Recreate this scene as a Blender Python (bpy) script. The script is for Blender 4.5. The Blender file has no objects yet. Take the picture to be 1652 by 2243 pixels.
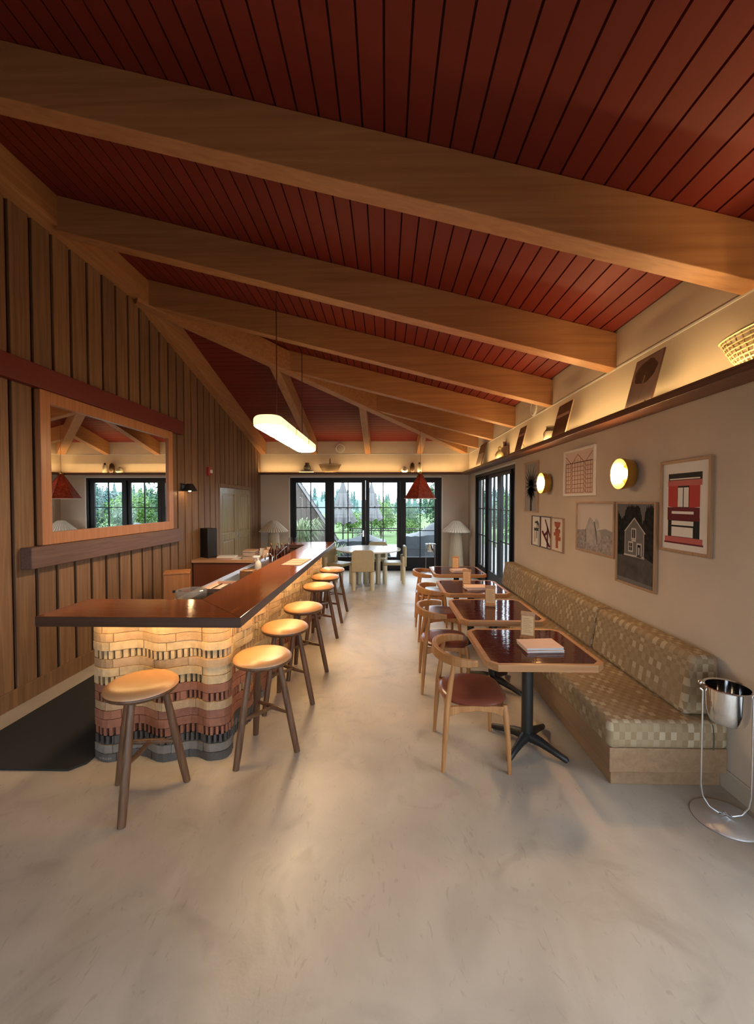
import bpy, bmesh, math, random
import numpy as np
from mathutils import Vector, Matrix
random.seed(7); rng = np.random.default_rng(7)
PI = math.pi; R = math.radians
SC = bpy.context.scene; COL = SC.collection

# ------------------------------------------------------------------ camera, sky, exposure
H = 1.75
cd = bpy.data.cameras.new('camera'); cam = bpy.data.objects.new('camera', cd); COL.objects.link(cam)
cd.sensor_fit = 'VERTICAL'; cd.sensor_height = 36.0; cd.lens = 900/2243*36.0; cd.clip_start = .02; cd.clip_end = 800
cam.location = (0, 0, H)
cam.rotation_euler = (R(90)-math.atan(22.5/900), 0, math.atan(19/900))
SC.camera = cam
W = bpy.data.worlds.new('overcast_sky'); SC.world = W; W.use_nodes = True
bg = W.node_tree.nodes['Background']; bg.inputs[0].default_value = (.80, .91, 1.0, 1); bg.inputs[1].default_value = 5.6
vs = SC.view_settings; vs.view_transform = 'Standard'; vs.look = 'None'; vs.gamma = 1; vs.use_curve_mapping = False
vs.exposure = 0.40
SC.cycles.max_bounces = 7; SC.cycles.diffuse_bounces = 4; SC.cycles.glossy_bounces = 4; SC.cycles.transparent_max_bounces = 12
SC.cycles.transmission_bounces = 6; SC.cycles.sample_clamp_indirect = 6; SC.cycles.caustics_reflective = False; SC.cycles.caustics_refractive = False
K_LED, K_BAR, K_CAP, K_SCONCE = 110.0, 80.0, 1.05, 250.0

def portal(loc, rot, sx, sy):          # sampling guide for the sky in a glazed opening; gives off no light of its own
    l = bpy.data.lights.new('window_portal', 'AREA'); l.shape = 'RECTANGLE'; l.size = sx; l.size_y = sy; l.cycles.is_portal = True
    o = bpy.data.objects.new('window_portal', l); COL.objects.link(o); o.location = loc; o.rotation_euler = rot
portal((-.5, 10.58, 1.2), (R(-90), 0, 0), 3.8, 2.4)       # faces -y
portal((2.26, 8.12, 1.2), (0, R(90), 0), 2.4, 2.95)       # faces -x
portal((-.55, -2.2, 1.2), (R(90), 0, 0), 4.9, 2.4)         # faces +y
portal((2.26, .1, 1.2), (0, R(90), 0), 2.4, 3.6)         # faces -x

# ------------------------------------------------------------------ mesh helpers
class MB:
    def __init__(s): s.v = []; s.f = []
    def add(s, vs_, fs):
        n = len(s.v); s.v += [tuple(p) for p in vs_]; s.f += [tuple(i+n for i in f) for f in fs]; return s
    def hexa(s, p):                                        # bottom 4 then top 4, counter-clockwise seen from above
        return s.add(p, [(3,2,1,0),(4,5,6,7),(0,1,5,4),(1,2,6,5),(2,3,7,6),(3,0,4,7)])
    def box(s, x0, x1, y0, y1, z0, z1):
        return s.hexa([(x0,y0,z0),(x1,y0,z0),(x1,y1,z0),(x0,y1,z0),(x0,y0,z1),(x1,y0,z1),(x1,y1,z1),(x0,y1,z1)])
    def prism(s, poly, a, b, axis='z'):                    # polygon extruded along an axis
        m = {'z': lambda u,v,w:(u,v,w), 'y': lambda u,v,w:(u,w,v), 'x': lambda u,v,w:(w,u,v)}[axis]
        n = len(poly)
        vs_ = [m(u,v,a) for u,v in poly]+[m(u,v,b) for u,v in poly]
        fs = [tuple(range(n))[::-1], tuple(range(n,2*n))]+[(i,(i+1)%n,(i+1)%n+n,i+n) for i in range(n)]
        return s.add(vs_, fs)
    def tube(s, pts, rad, n=10, flat=1.0):                 # swept round bar, radius per point
        pts = [Vector(p) for p in pts]
        if not hasattr(rad, '__len__'): rad = [rad]*len(pts)
        t0 = (pts[1]-pts[0]).normalized()
        up = Vector((0,0,1)) if abs(t0.z) < .9 else Vector((1,0,0))
        vs_ = []
        for i,p in enumerate(pts):
            t = (pts[min(i+1,len(pts)-1)]-pts[max(i-1,0)]).normalized()
            u = (up-t*up.dot(t)).normalized(); w = t.cross(u)
            for k in range(n):
                a = 2*PI*k/n; vs_.append(p+(u*math.cos(a)+w*math.sin(a)*flat)*rad[i])
        m = len(pts)
        fs = [(i*n+k, i*n+(k+1)%n, (i+1)*n+(k+1)%n, (i+1)*n+k) for i in range(m-1) for k in range(n)]
        fs += [tuple(range(n))[::-1], tuple(range((m-1)*n, m*n))]
        return s.add(vs_, fs)
    def ribbon(s, pts, hw, ht):                            # swept flat band: half width in z, half thickness sideways
        vs_ = []; pts = [Vector(p) for p in pts]; m = len(pts)
        for i,p in enumerate(pts):
            t = (pts[min(i+1,m-1)]-pts[max(i-1,0)]).normalized(); w = Vector((t.y,-t.x,0)).normalized()
            a, b = (hw[i] if hasattr(hw,'__len__') else hw), (ht[i] if hasattr(ht,'__len__') else ht)
            z = Vector((0,0,1))
            vs_ += [p-w*b-z*a, p+w*b-z*a, p+w*b+z*a, p-w*b+z*a]
        fs = [(i*4+k, i*4+(k+1)%4, i*4+4+(k+1)%4, i*4+4+k) for i in range(m-1) for k in range(4)]
        fs += [(3,2,1,0), tuple((m-1)*4+k for k in range(4))]
        return s.add(vs_, fs)
    def lathe(s, prof, n=24, c=(0,0,0), sx=1, sy=1):
        vs_ = []; m = len(prof)
        for r,z in prof:
            for k in range(n):
                a = 2*PI*k/n; vs_.append((c[0]+r*sx*math.cos(a), c[1]+r*sy*math.sin(a), c[2]+z))
        fs = [(i*n+k, i*n+(k+1)%n, (i+1)*n+(k+1)%n, (i+1)*n+k) for i in range(m-1) for k in range(n)]
        if prof[0][0] > 1e-6 or True: fs.append(tuple(range(n))[::-1])
        fs.append(tuple(range((m-1)*n, m*n)))
        return s.add(vs_, fs)
    def ball(s, c, r, n=16, m=10):
        if not hasattr(r,'__len__'): r = (r,r,r)
        prof = [(max(math.sin(PI*i/m),1e-4), -math.cos(PI*i/m)) for i in range(m+1)]
        k = len(s.v); s.lathe(prof, n)
        for i in range(k, len(s.v)):
            p = s.v[i]; s.v[i] = (c[0]+p[0]*r[0], c[1]+p[1]*r[1], c[2]+p[2]*r[2])
        return s
    def xf(s, M, start=0):
        for i in range(start, len(s.v)): s.v[i] = tuple(M @ Vector(s.v[i]))
        return s
    def mesh(s, name, smooth=True):
        me = bpy.data.meshes.new(name); me.from_pydata(s.v, [], s.f); me.validate(); me.update()
        bm = bmesh.new(); bm.from_mesh(me); bmesh.ops.recalc_face_normals(bm, faces=bm.faces); bm.to_mesh(me); bm.free()
        if smooth: me.shade_smooth(); me.set_sharp_from_angle(angle=R(38))
        return me
    def build(s, name, m, parent=None, loc=None, rz=0, smooth=True, bevel=0, seg=2):
        me = s.mesh(name, smooth); me.materials.append(m)
        return link(name, me, parent, loc, rz, bevel, seg)
def link(name, me, parent=None, loc=None, rz=0, bevel=0, seg=2):
    o = bpy.data.objects.new(name, me); COL.objects.link(o)
    if parent: o.parent = parent
    if loc: o.location = loc
    if rz: o.rotation_euler[2] = rz
    if bevel:
        b = o.modifiers.new('soft_edge','BEVEL'); b.width = bevel; b.segments = seg; b.limit_method = 'ANGLE'; b.angle_limit = R(40)
    return o
def tag(o, label=None, cat=None, group=None, kind=None):
    for k,v in (('label',label),('category',cat),('group',group),('kind',kind)):
        if v: o[k] = v
    return o
def thing(name, label, cat, loc=(0,0,0), rz=0, group=None):
    o = bpy.data.objects.new(name, None); COL.objects.link(o); o.location = loc; o.rotation_euler[2] = rz
    o.empty_display_size = .1
    return tag(o, label, cat, group)
def struct(o, label=None, cat=None): return tag(o, label, cat, None, 'structure')
def copy_tree(o, loc=None, rz=None, label=None, parent=None):
    c = o.copy(); COL.objects.link(c); c.parent = parent
    if loc: c.location = loc
    if rz is not None: c.rotation_euler[2] = rz
    if label: c['label'] = label
    for ch in list(o.children): copy_tree(ch, parent=c)
    return c

# ------------------------------------------------------------------ materials
MATS = {}
def nt(name):
    m = bpy.data.materials.new(name); m.use_nodes = True; t = m.node_tree
    return m, t, t.nodes['Principled BSDF']
def c4(c): return (c[0],c[1],c[2],1)
def N(t, kind, **kw):
    n = t.nodes.new(kind)
    for k,v in kw.items(): setattr(n,k,v)
    return n
def plain(name, c, rough=.5, metal=0, emit=None, es=0, spec=.5, var=0, noise=0, nscale=20, bump=0, coat=0):
    m,t,b = nt(name)
    b.inputs['Base Color'].default_value = c4(c); b.inputs['Roughness'].default_value = rough; b.inputs['Metallic'].default_value = metal
    b.inputs['Specular IOR Level'].default_value = spec; b.inputs['Coat Weight'].default_value = coat; b.inputs['Coat Roughness'].default_value = .08
    if emit: b.inputs['Emission Color'].default_value = c4(emit); b.inputs['Emission Strength'].default_value = es
    src = None
    if noise or bump:
        tc = N(t,'ShaderNodeTexCoord'); ns = N(t,'ShaderNodeTexNoise'); ns.inputs['Scale'].default_value = nscale; ns.inputs['Detail'].default_value = 6
        t.links.new(tc.outputs['Object'], ns.inputs['Vector'])
    if noise:
        r = N(t,'ShaderNodeMapRange'); r.inputs[1].default_value=.25; r.inputs[2].default_value=.75; r.inputs[3].default_value = 1-noise; r.inputs[4].default_value = 1+noise
        t.links.new(ns.outputs['Fac'], r.inputs[0]); src = r.outputs[0]
    if var:
        oi = N(t,'ShaderNodeObjectInfo'); r2 = N(t,'ShaderNodeMapRange'); r2.inputs[3].default_value = 1-var; r2.inputs[4].default_value = 1+var
        t.links.new(oi.outputs['Random'], r2.inputs[0])
        if src:
            mm = N(t,'ShaderNodeMath',operation='MULTIPLY'); t.links.new(src,mm.inputs[0]); t.links.new(r2.outputs[0],mm.inputs[1]); src = mm.outputs[0]
        else: src = r2.outputs[0]
    if src:
        hs = N(t,'ShaderNodeHueSaturation'); hs.inputs['Color'].default_value = c4(c); t.links.new(src, hs.inputs['Value']); t.links.new(hs.outputs[0], b.inputs['Base Color'])
    if bump:
        bp = N(t,'ShaderNodeBump'); bp.inputs['Strength'].default_value = bump; bp.inputs['Distance'].default_value = .01
        t.links.new(ns.outputs['Fac'], bp.inputs['Height']); t.links.new(bp.outputs[0], b.inputs['Normal'])
    MATS[name] = m; return m
def wood(name, c1, c2, axis='x', rough=.45, scale=1.0, var=.12, spec=.4, coat=0, contrast=(.3,.7)):
    m,t,b = nt(name)
    tc = N(t,'ShaderNodeTexCoord'); mp = N(t,'ShaderNodeMapping')
    s = {'x':(1.2,26,26),'y':(26,1.2,26),'z':(26,26,1.2)}[axis]; mp.inputs['Scale'].default_value = [q*scale for q in s]
    oi = N(t,'ShaderNodeObjectInfo'); sc = N(t,'ShaderNodeVectorMath',operation='SCALE'); 
    cv = N(t,'ShaderNodeCombineXYZ'); t.links.new(oi.outputs['Random'],cv.inputs[0]); t.links.new(oi.outputs['Random'],cv.inputs[1]); t.links.new(oi.outputs['Random'],cv.inputs[2])
    t.links.new(cv.outputs[0],sc.inputs[0]); sc.inputs['Scale'].default_value = 17
    ad = N(t,'ShaderNodeVectorMath',operation='ADD'); t.links.new(tc.outputs['Object'],ad.inputs[0]); t.links.new(sc.outputs[0],ad.inputs[1])
    t.links.new(ad.outputs[0],mp.inputs['Vector'])
    n1 = N(t,'ShaderNodeTexNoise'); n1.inputs['Scale'].default_value = 1.6; n1.inputs['Detail'].default_value = 8; n1.inputs['Distortion'].default_value = .6
    t.links.new(mp.outputs[0],n1.inputs['Vector'])
    cr = N(t,'ShaderNodeValToRGB'); cr.color_ramp.elements[0].position = contrast[0]; cr.color_ramp.elements[1].position = contrast[1]
    cr.color_ramp.elements[0].color = c4(c1); cr.color_ramp.elements[1].color = c4(c2)
    t.links.new(n1.outputs['Fac'],cr.inputs[0])
    hs = N(t,'ShaderNodeHueSaturation'); mr = N(t,'ShaderNodeMapRange'); mr.inputs[3].default_value = 1-var; mr.inputs[4].default_value = 1+var
    t.links.new(oi.outputs['Random'],mr.inputs[0]); t.links.new(mr.outputs[0],hs.inputs['Value']); t.links.new(cr.outputs[0],hs.inputs['Color'])
    t.links.new(hs.outputs[0],b.inputs['Base Color'])
    b.inputs['Roughness'].default_value = rough; b.inputs['Specular IOR Level'].default_value = spec; b.inputs['Coat Weight'].default_value = coat
    bp = N(t,'ShaderNodeBump'); bp.inputs['Strength'].default_value = .12; bp.inputs['Distance'].default_value = .004
    t.links.new(n1.outputs['Fac'],bp.inputs['Height']); t.links.new(bp.outputs[0],b.inputs['Normal'])
    MATS[name] = m; return m
def glass(name, tint=(1,1,1), refl=1.0):
    m = bpy.data.materials.new(name); m.use_nodes = True; t = m.node_tree; t.nodes.clear()
    o = N(t,'ShaderNodeOutputMaterial'); mx = N(t,'ShaderNodeMixShader'); tr = N(t,'ShaderNodeBsdfTransparent'); g = N(t,'ShaderNodeBsdfGlossy'); fr = N(t,'ShaderNodeFresnel')
    tr.inputs[0].default_value = c4(tint); g.inputs['Roughness'].default_value = .01; fr.inputs['IOR'].default_value = 1.0+.35*refl
    ge = N(t,'ShaderNodeNewGeometry'); iv = N(t,'ShaderNodeMath',operation='SUBTRACT'); iv.inputs[0].default_value = 1; t.links.new(ge.outputs['Backfacing'],iv.inputs[1]); ml = N(t,'ShaderNodeMath',operation='MULTIPLY'); t.links.new(fr.outputs[0],ml.inputs[0]); t.links.new(iv.outputs[0],ml.inputs[1]); t.links.new(ml.outputs[0],mx.inputs[0]); t.links.new(tr.outputs[0],mx.inputs[1]); t.links.new(g.outputs[0],mx.inputs[2]); t.links.new(mx.outputs[0],o.inputs[0])
    MATS[name] = m; return m

M_wall = plain('cream_plaster', (.60,.495,.385), .85, spec=.2, noise=.05, nscale=3.0)
M_base = plain('cream_baseboard', (.50,.43,.33), .6)
M_red = plain('red_painted_board', (.175,.021,.012), .55, spec=.3, var=.08, noise=.05, nscale=8)
M_redgap = plain('red_groove', (.05,.005,.004), .9)
M_beamx = wood('fir_beam_x', (.37,.162,.064), (.49,.238,.100), 'x', .5, .55, .06)
M_beamy = wood('fir_beam_y', (.37,.162,.064), (.49,.238,.100), 'y', .5, .55, .06)
M_board = wood('cedar_board', (.155,.076,.034), (.262,.139,.065), 'z', .6, .75, .16)
M_boardgap = plain('dark_red_batten', (.035,.006,.004), .8)
M_ledge = wood('dark_ledge_wood', (.10,.038,.020), (.17,.068,.036), 'y', .4, 1, .05)
M_black = plain('black_painted_frame', (.006,.006,.007), .45, spec=.3)
M_glass = glass('window_glass')
M_bartop = wood('mahogany_bar_top', (.185,.050,.017), (.29,.085,.028), 'y', .11, .7, .06, spec=.5)
M_bartopx = wood('mahogany_bar_top_x', (.185,.050,.017), (.29,.085,.028), 'x', .11, .7, .06, spec=.5)
M_walnut = wood('walnut', (.066,.031,.016), (.140,.069,.035), 'z', .4, 1.3, .1)
M_tanleather = plain('tan_leather', (.43,.215,.095), .36, noise=.07, nscale=9)
M_oxleather = plain('oxblood_leather', (.165,.045,.026), .28, noise=.08, nscale=12)
M_ash = wood('honey_ash', (.27,.118,.040), (.40,.190,.070), 'z', .4, 1.2, .08)
M_ashx = wood('honey_ash_x', (.30,.140,.056), (.42,.215,.092), 'x', .4, 1.2, .05)
M_baredge = wood('dark_bar_edge', (.040,.018,.010), (.065,.030,.017), 'x', .35, 1, .03)
M_tabletop = None
M_iron = plain('black_iron', (.012,.011,.011), .45)
M_brass = plain('brass', (.55,.36,.10), .35, 1)
M_chrome = plain('polished_steel', (.75,.75,.76), .07, 1)
M_satin = plain('satin_steel', (.72,.74,.78), .22, 1)
M_brush = plain('brushed_disc_steel', (.80,.82,.86), .5, 1)
M_white = plain('white_matt', (.78,.76,.72), .6)
M_paper = plain('cream_paper', (.74,.64,.52), .8)
M_pink = plain('pink_paper', (.74,.53,.44), .8)
M_terra = plain('terracotta_panel', (.185,.052,.022), .5)
M_darkmat = plain('charcoal_rubber', (.012,.011,.010), .9, noise=.15, nscale=60)

def concrete():
    m,t,b = nt('polished_concrete')
    tc = N(t,'ShaderNodeTexCoord')
    def noise(scale, det, dist=0, st=None):
        n = N(t,'ShaderNodeTexNoise'); n.inputs['Scale'].default_value = scale; n.inputs['Detail'].default_value = det; n.inputs['Distortion'].default_value = dist
        if st:
            mp = N(t,'ShaderNodeMapping'); mp.inputs['Scale'].default_value = st; mp.inputs['Rotation'].default_value = (0,0,.6); t.links.new(tc.outputs['Object'],mp.inputs['Vector']); t.links.new(mp.outputs[0],n.inputs['Vector'])
        else: t.links.new(tc.outputs['Object'],n.inputs['Vector'])
        return n
    n1 = noise(.9,7,.8); n2 = noise(3.2,10,1.1,(1,.75,1)); n3 = noise(70,4)
    cr = N(t,'ShaderNodeValToRGB'); e = cr.color_ramp.elements
    e[0].position=.33; e[0].color=(.37,.31,.248,1); e[1].position=.68; e[1].color=(.50,.435,.36,1)
    t.links.new(n1.outputs['Fac'],cr.inputs[0])
    mr = N(t,'ShaderNodeMapRange'); mr.inputs[1].default_value=.3; mr.inputs[2].default_value=.62; mr.inputs[3].default_value=.88; mr.inputs[4].default_value=1.03; t.links.new(n2.outputs['Fac'],mr.inputs[0])
    hs = N(t,'ShaderNodeHueSaturation'); t.links.new(cr.outputs[0],hs.inputs['Color']); t.links.new(mr.outputs[0],hs.inputs['Value']); t.links.new(hs.outputs[0],b.inputs['Base Color'])
    n4 = noise(1.7,12,2.2); sc = N(t,'ShaderNodeValToRGB'); sc.color_ramp.elements[0].position=.57; sc.color_ramp.elements[0].color=(1,1,1,1); sc.color_ramp.elements[1].position=.72; sc.color_ramp.elements[1].color=(.80,.79,.78,1)
    n5 = noise(16,8,3.0,(1,.35,1)); s5 = N(t,'ShaderNodeValToRGB'); s5.color_ramp.elements[0].position=.62; s5.color_ramp.elements[0].color=(1,1,1,1); s5.color_ramp.elements[1].position=.70; s5.color_ramp.elements[1].color=(.86,.85,.84,1)
    t.links.new(n4.outputs['Fac'],sc.inputs[0]); t.links.new(n5.outputs['Fac'],s5.inputs[0])
    m4 = N(t,'ShaderNodeMix',data_type='RGBA',blend_type='MULTIPLY'); m4.inputs['Factor'].default_value=1; m5 = N(t,'ShaderNodeMix',data_type='RGBA',blend_type='MULTIPLY'); m5.inputs['Factor'].default_value=1
    t.links.new(hs.outputs[0],m4.inputs[6]); t.links.new(sc.outputs[0],m4.inputs[7]); t.links.new(m4.outputs[2],m5.inputs[6]); t.links.new(s5.outputs[0],m5.inputs[7]); t.links.new(m5.outputs[2],b.inputs['Base Color'])
    r2 = N(t,'ShaderNodeMapRange'); r2.inputs[3].default_value=.30; r2.inputs[4].default_value=.56; t.links.new(n2.outputs['Fac'],r2.inputs[0]); t.links.new(r2.outputs[0],b.inputs['Roughness'])
    ad = N(t,'ShaderNodeMath',operation='MULTIPLY_ADD'); ad.inputs[1].default_value=.25; t.links.new(n3.outputs['Fac'],ad.inputs[0]); t.links.new(n2.outputs['Fac'],ad.inputs[2])
    bp = N(t,'ShaderNodeBump'); bp.inputs['Strength'].default_value=.22; bp.inputs['Distance'].default_value=.01; t.links.new(ad.outputs[0],bp.inputs['Height']); t.links.new(bp.outputs[0],b.inputs['Normal'])
    return m
M_floor = concrete()
def lacquer():
    m,t,b = nt('burgundy_lacquer'); b.inputs['Base Color'].default_value=(.060,.012,.010,1); b.inputs['Roughness'].default_value=.06
    tc=N(t,'ShaderNodeTexCoord'); mp=N(t,'ShaderNodeMapping'); mp.inputs['Scale'].default_value=(14,46,14); n=N(t,'ShaderNodeTexNoise'); n.inputs['Scale'].default_value=1.0; n.inputs['Detail'].default_value=2
    t.links.new(tc.outputs['Object'],mp.inputs['Vector']); t.links.new(mp.outputs[0],n.inputs['Vector'])
    bp=N(t,'ShaderNodeBump'); bp.inputs['Strength'].default_value=.10; bp.inputs['Distance'].default_value=.006; t.links.new(n.outputs['Fac'],bp.inputs['Height']); t.links.new(bp.outputs[0],b.inputs['Normal'])
    return m
M_tabletop = lacquer()
def weave():
    m,t,b = nt('basket_weave_cloth'); tc=N(t,'ShaderNodeTexCoord')
    dv=N(t,'ShaderNodeVectorMath',operation='DIVIDE'); dv.inputs[1].default_value=(.034,.042,.048)
    of=N(t,'ShaderNodeVectorMath',operation='ADD'); of.inputs[1].default_value=(.021,.013,.017); t.links.new(tc.outputs['Object'],of.inputs[0]); t.links.new(of.outputs[0],dv.inputs[0])
    fl=N(t,'ShaderNodeVectorMath',operation='FLOOR'); t.links.new(dv.outputs[0],fl.inputs[0])
    wn=N(t,'ShaderNodeTexWhiteNoise'); t.links.new(fl.outputs[0],wn.inputs['Vector'])
    dt=N(t,'ShaderNodeVectorMath',operation='DOT_PRODUCT'); dt.inputs[1].default_value=(1,1,1); t.links.new(fl.outputs[0],dt.inputs[0])
    md=N(t,'ShaderNodeMath',operation='FLOORED_MODULO'); md.inputs[1].default_value=2; t.links.new(dt.outputs['Value'],md.inputs[0])
    pw=N(t,'ShaderNodeMath',operation='MULTIPLY_ADD'); pw.inputs[1].default_value=.55; t.links.new(md.outputs[0],pw.inputs[0]); hf=N(t,'ShaderNodeMath',operation='MULTIPLY'); hf.inputs[1].default_value=.45; t.links.new(wn.outputs['Value'],hf.inputs[0]); t.links.new(hf.outputs[0],pw.inputs[2])
    cr=N(t,'ShaderNodeValToRGB'); cr.color_ramp.interpolation='CONSTANT'; e=cr.color_ramp.elements
    e[0].position=0; e[0].color=(.285,.200,.112,1); e[1].position=.25; e[1].color=(.305,.218,.125,1)
    q=e.new(.54); q.color=(.33,.242,.145,1); q=e.new(.74); q.color=(.36,.27,.168,1); q=e.new(.86); q.color=(.45,.36,.24,1)
    t.links.new(pw.outputs[0],cr.inputs[0])
    ck=N(t,'ShaderNodeTexChecker'); ck.inputs['Scale'].default_value=300; t.links.new(tc.outputs['Object'],ck.inputs['Vector'])
    mx=N(t,'ShaderNodeMix',data_type='RGBA',blend_type='MULTIPLY'); mx.inputs['Factor'].default_value=.12; t.links.new(cr.outputs[0],mx.inputs[6]); t.links.new(ck.outputs['Color'],mx.inputs[7])
    t.links.new(mx.outputs[2],b.inputs['Base Color']); b.inputs['Roughness'].default_value=.85; b.inputs['Specular IOR Level'].default_value=.2
    return m
M_weave = weave()
def emis(name, c, s, base=None):
    return plain(name, base or c, .5, emit=c, es=s)
M_led = emis('led_strip_glow', (1,.68,.29), K_LED)
M_barled = emis('bar_led_glow', (1,.64,.24), K_BAR)
M_cap = emis('pendant_diffuser_glow', (1,.86,.42), K_CAP, (.9,.8,.6))
M_bulb = emis('sconce_globe_glow', (1,.56,.24), K_SCONCE, (.9,.8,.6))
M_cap2 = emis('pendant_bottom_glow', (1,.72,.42), 36, (.9,.8,.6))
M_spot = emis('downlight_glow', (1,.66,.32), 70)

# ------------------------------------------------------------------ the room shell
XL, XR, YF, YB = -3.20, 2.08, 10.40, -2.0
SL = .254; Z0 = 3.27                       # roof pitch and height at the right and far walls
RD = .32                                   # rafter depth below the roof boards
HX = lambda y: XR-(YF-y)                   # hip line x at y
zs = lambda x: Z0+SL*(XR-x)                # right roof plane
zf = lambda y: Z0+SL*(YF-y)                # far roof plane
YH = YF-(XR-XL)                            # where the hip reaches the left wall
struct(MB().box(XL-.2, XR+.2, YB-.2, YF+.2, -.12, 0).build('floor', M_floor, smooth=False), 'smooth warm grey concrete floor', 'floor')

def wall_with_hole(name, axis, pos, thick, a0, a1, top, holes, label):
    m = MB()
    def bx(u0,u1,z0,z1):
        if axis == 'x': m.box(pos, pos+thick, u0, u1, z0, z1)
        else: m.box(u0, u1, pos, pos+thick, z0, z1)
    u = a0
    for h0,h1,hz in holes:
        bx(u,h0,0,top); bx(h0,h1,hz,top); u = h1
    bx(u,a1,0,top)
    return struct(m.build(name, M_wall, smooth=False), label, 'wall')
DZ = 2.36
wr = wall_with_hole('wall_right','x',XR,.16,YB,YF+.2,Z0+.02,[(-1.70,1.90,DZ),(6.66,9.60,DZ)],'cream plaster wall hung with framed pictures above the bench')
wf = wall_with_hole('wall_far','y',YF,.16,XL,XR+.16,Z0+.02,[(-2.43,1.41,DZ)],'cream plaster end wall around the black glazed doors')
wb = wall_with_hole('wall_rear','y',YB-.16,.16,XL,XR,4.7,[(-3.0,1.9,DZ)],'cream plaster wall behind the viewer')
MB().box(XR-.005, XR, YB, YF, 2.942, 2.957).build('trim_bead', M_white, wr, smooth=False)
MB().box(XL, XR, YF-.005, YF, 2.942, 2.957).build('trim_bead', M_white, wf, smooth=False)
struct(MB().box(XR-.014, XR, 1.92, 6.64, 0, .12).build('baseboard_right', M_base, bevel=.003), 'cream baseboard below the picture wall', 'baseboard')
b = MB(); b.box(XL, -2.45, YF-.014, YF, 0, .12); b.box(1.43, XR, YF-.014, YF, 0, .12)
struct(b.build('baseboard_far', M_base, bevel=.003), 'cream baseboard below the end wall', 'baseboard')
struct(MB().box(XL+.03, XL+.052, YB, 7.72, 0, .15).build('baseboard_left', M_board, bevel=.003), 'brown wooden baseboard below the board wall', 'baseboard')

# left wall: dark backing and upright boards
wl = MB().prism([(YB-.16,0),(YF+.16,0),(YF+.16,zf(YF)),(YH,zs(XL)),(YB-.16,zs(XL))], XL-.16, XL, 'x').build('wall_left', M_boardgap, smooth=False)
struct(wl, 'board wall of upright brown cedar boards with dark gaps', 'wall')
PB = .2315; GB = .036; DY0, DY1, DZL = 7.80, 9.56, 2.03
k0 = int((YB-3.424)/PB)
for k in range(k0, int((YF-3.424)/PB)+1):
    y0 = max(3.424+k*PB+GB/2, YB); y1 = min(3.424+(k+1)*PB-GB/2, YF)
    if y1-y0 < .02: continue
    top = lambda y: min(zs(XL), zf(y))-.01
    segs = [(y0,y1,0)]
    if y1 > DY0-.07 and y0 < DY1+.07:
        segs = [(y0,y1,DZL+.07)]
        if y0 < DY0-.07: segs.append((y0,DY0-.07,-1))
        if y1 > DY1+.07: segs.append((DY1+.07,y1,-1))
    for a,b_,zb in segs:
        if b_-a < .01: continue
        zt = (top(a),top(b_)) if zb >= 0 else (DZL+.07,)*2
        MB().prism([(a,max(zb,0)),(b_,max(zb,0)),(b_,zt[1]),(a,zt[0])], XL, XL+.03, 'x').build('board', M_board, wl, smooth=False, bevel=.004, seg=1)

# ceiling: closed slab, red boards, fir rafters
cm = MB(); x9, y9 = XR+.3, YF+.3
A = (x9,YB-.3,zs(x9)); B = (x9,y9,zs(x9)); Cc = (XL-.2,YH-.2,zs(XL-.2)); D = (XL-.2,YB-.3,zs(XL-.2)); E_ = (XL-.2,y9,zf(y9))
up = lambda p,d: (p[0],p[1],p[2]+d)
T0, T1 = .022, .20
cm.add([up(p,T0) for p in (A,B,Cc,D)]+[up(p,T1) for p in (A,B,Cc,D)], [(0,1,2,3),(7,6,5,4),(0,4,5,1),(1,5,6,2),(2,6,7,3),(3,7,4,0)])
cm.add([up(p,T0) for p in (B,E_,Cc)]+[up(p,T1) for p in (B,E_,Cc)], [(0,1,2),(5,4,3),(0,3,4,1),(1,4,5,2),(2,5,3,0)])
ceil = struct(cm.build('ceiling', M_redgap, smooth=False), 'dark red boarded ceiling with pale fir rafters', 'ceiling')
PW, GW = .1213, .011
n = int((XR-XL)/PW)+1
for i in range(n):                          # boards of the right slope, running away from the viewer
    xa = 1.932-PW*(i-1); x0, x1 = max(xa-PW+GW/2, XL), min(xa-GW/2, XR)
    if x1-x0 < .01: continue
    ya = lambda x: YF-(XR-x)
    v = [(x0,YB,zs(x0)),(x1,YB,zs(x1)),(x1,ya(x1),zs(x1)),(x0,ya(x0),zs(x0))]
    MB().hexa(v+[up(p,.024) for p in v]).build('plank', M_red, ceil, smooth=False)
for i in range(n):                          # boards of the far slope, running across
    ya_ = YF-PW*i; y0, y1 = max(ya_-PW+GW/2, YH), ya_-GW/2
    if y1-y0 < .01: continue
    v = [(XL,y0,zf(y0)),(HX(y0),y0,zf(y0)),(HX(y1),y1,zf(y1)),(XL,y1,zf(y1))]
    MB().hexa(v+[up(p,.024) for p in v]).build('plank', M_red, ceil, smooth=False)
RT = .14
for y in (.88-1.45, .88, 2.33, 3.78, 5.20):
    x0 = XL+.16
    MB().prism([(x0,zs(x0)-RD),(XR,Z0-RD),(XR,Z0-.002),(x0,zs(x0)-.002)], y, y+RT, 'y').build('rafter', M_beamx, ceil, smooth=False, bevel=.004)
for y in (6.66, 8.02, 9.30):
    x0 = HX(y+RT/2)+.02
    MB().prism([(x0,zs(x0)-RD),(XR,Z0-RD),(XR,Z0-.002),(x0,zs(x0)-.002)], y, y+RT, 'y').build('rafter', M_beamx, ceil, smooth=False, bevel=.004)
for x in (-1.87, -.52, .78):
    y0 = YF-(XR-(x+RT/2))+.02
    MB().prism([(y0,zf(y0)-RD),(YF,Z0-RD),(YF,Z0-.002),(y0,zf(y0)-.002)], x, x+RT, 'x').build('rafter', M_beamy, ceil, smooth=False, bevel=.004)
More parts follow.
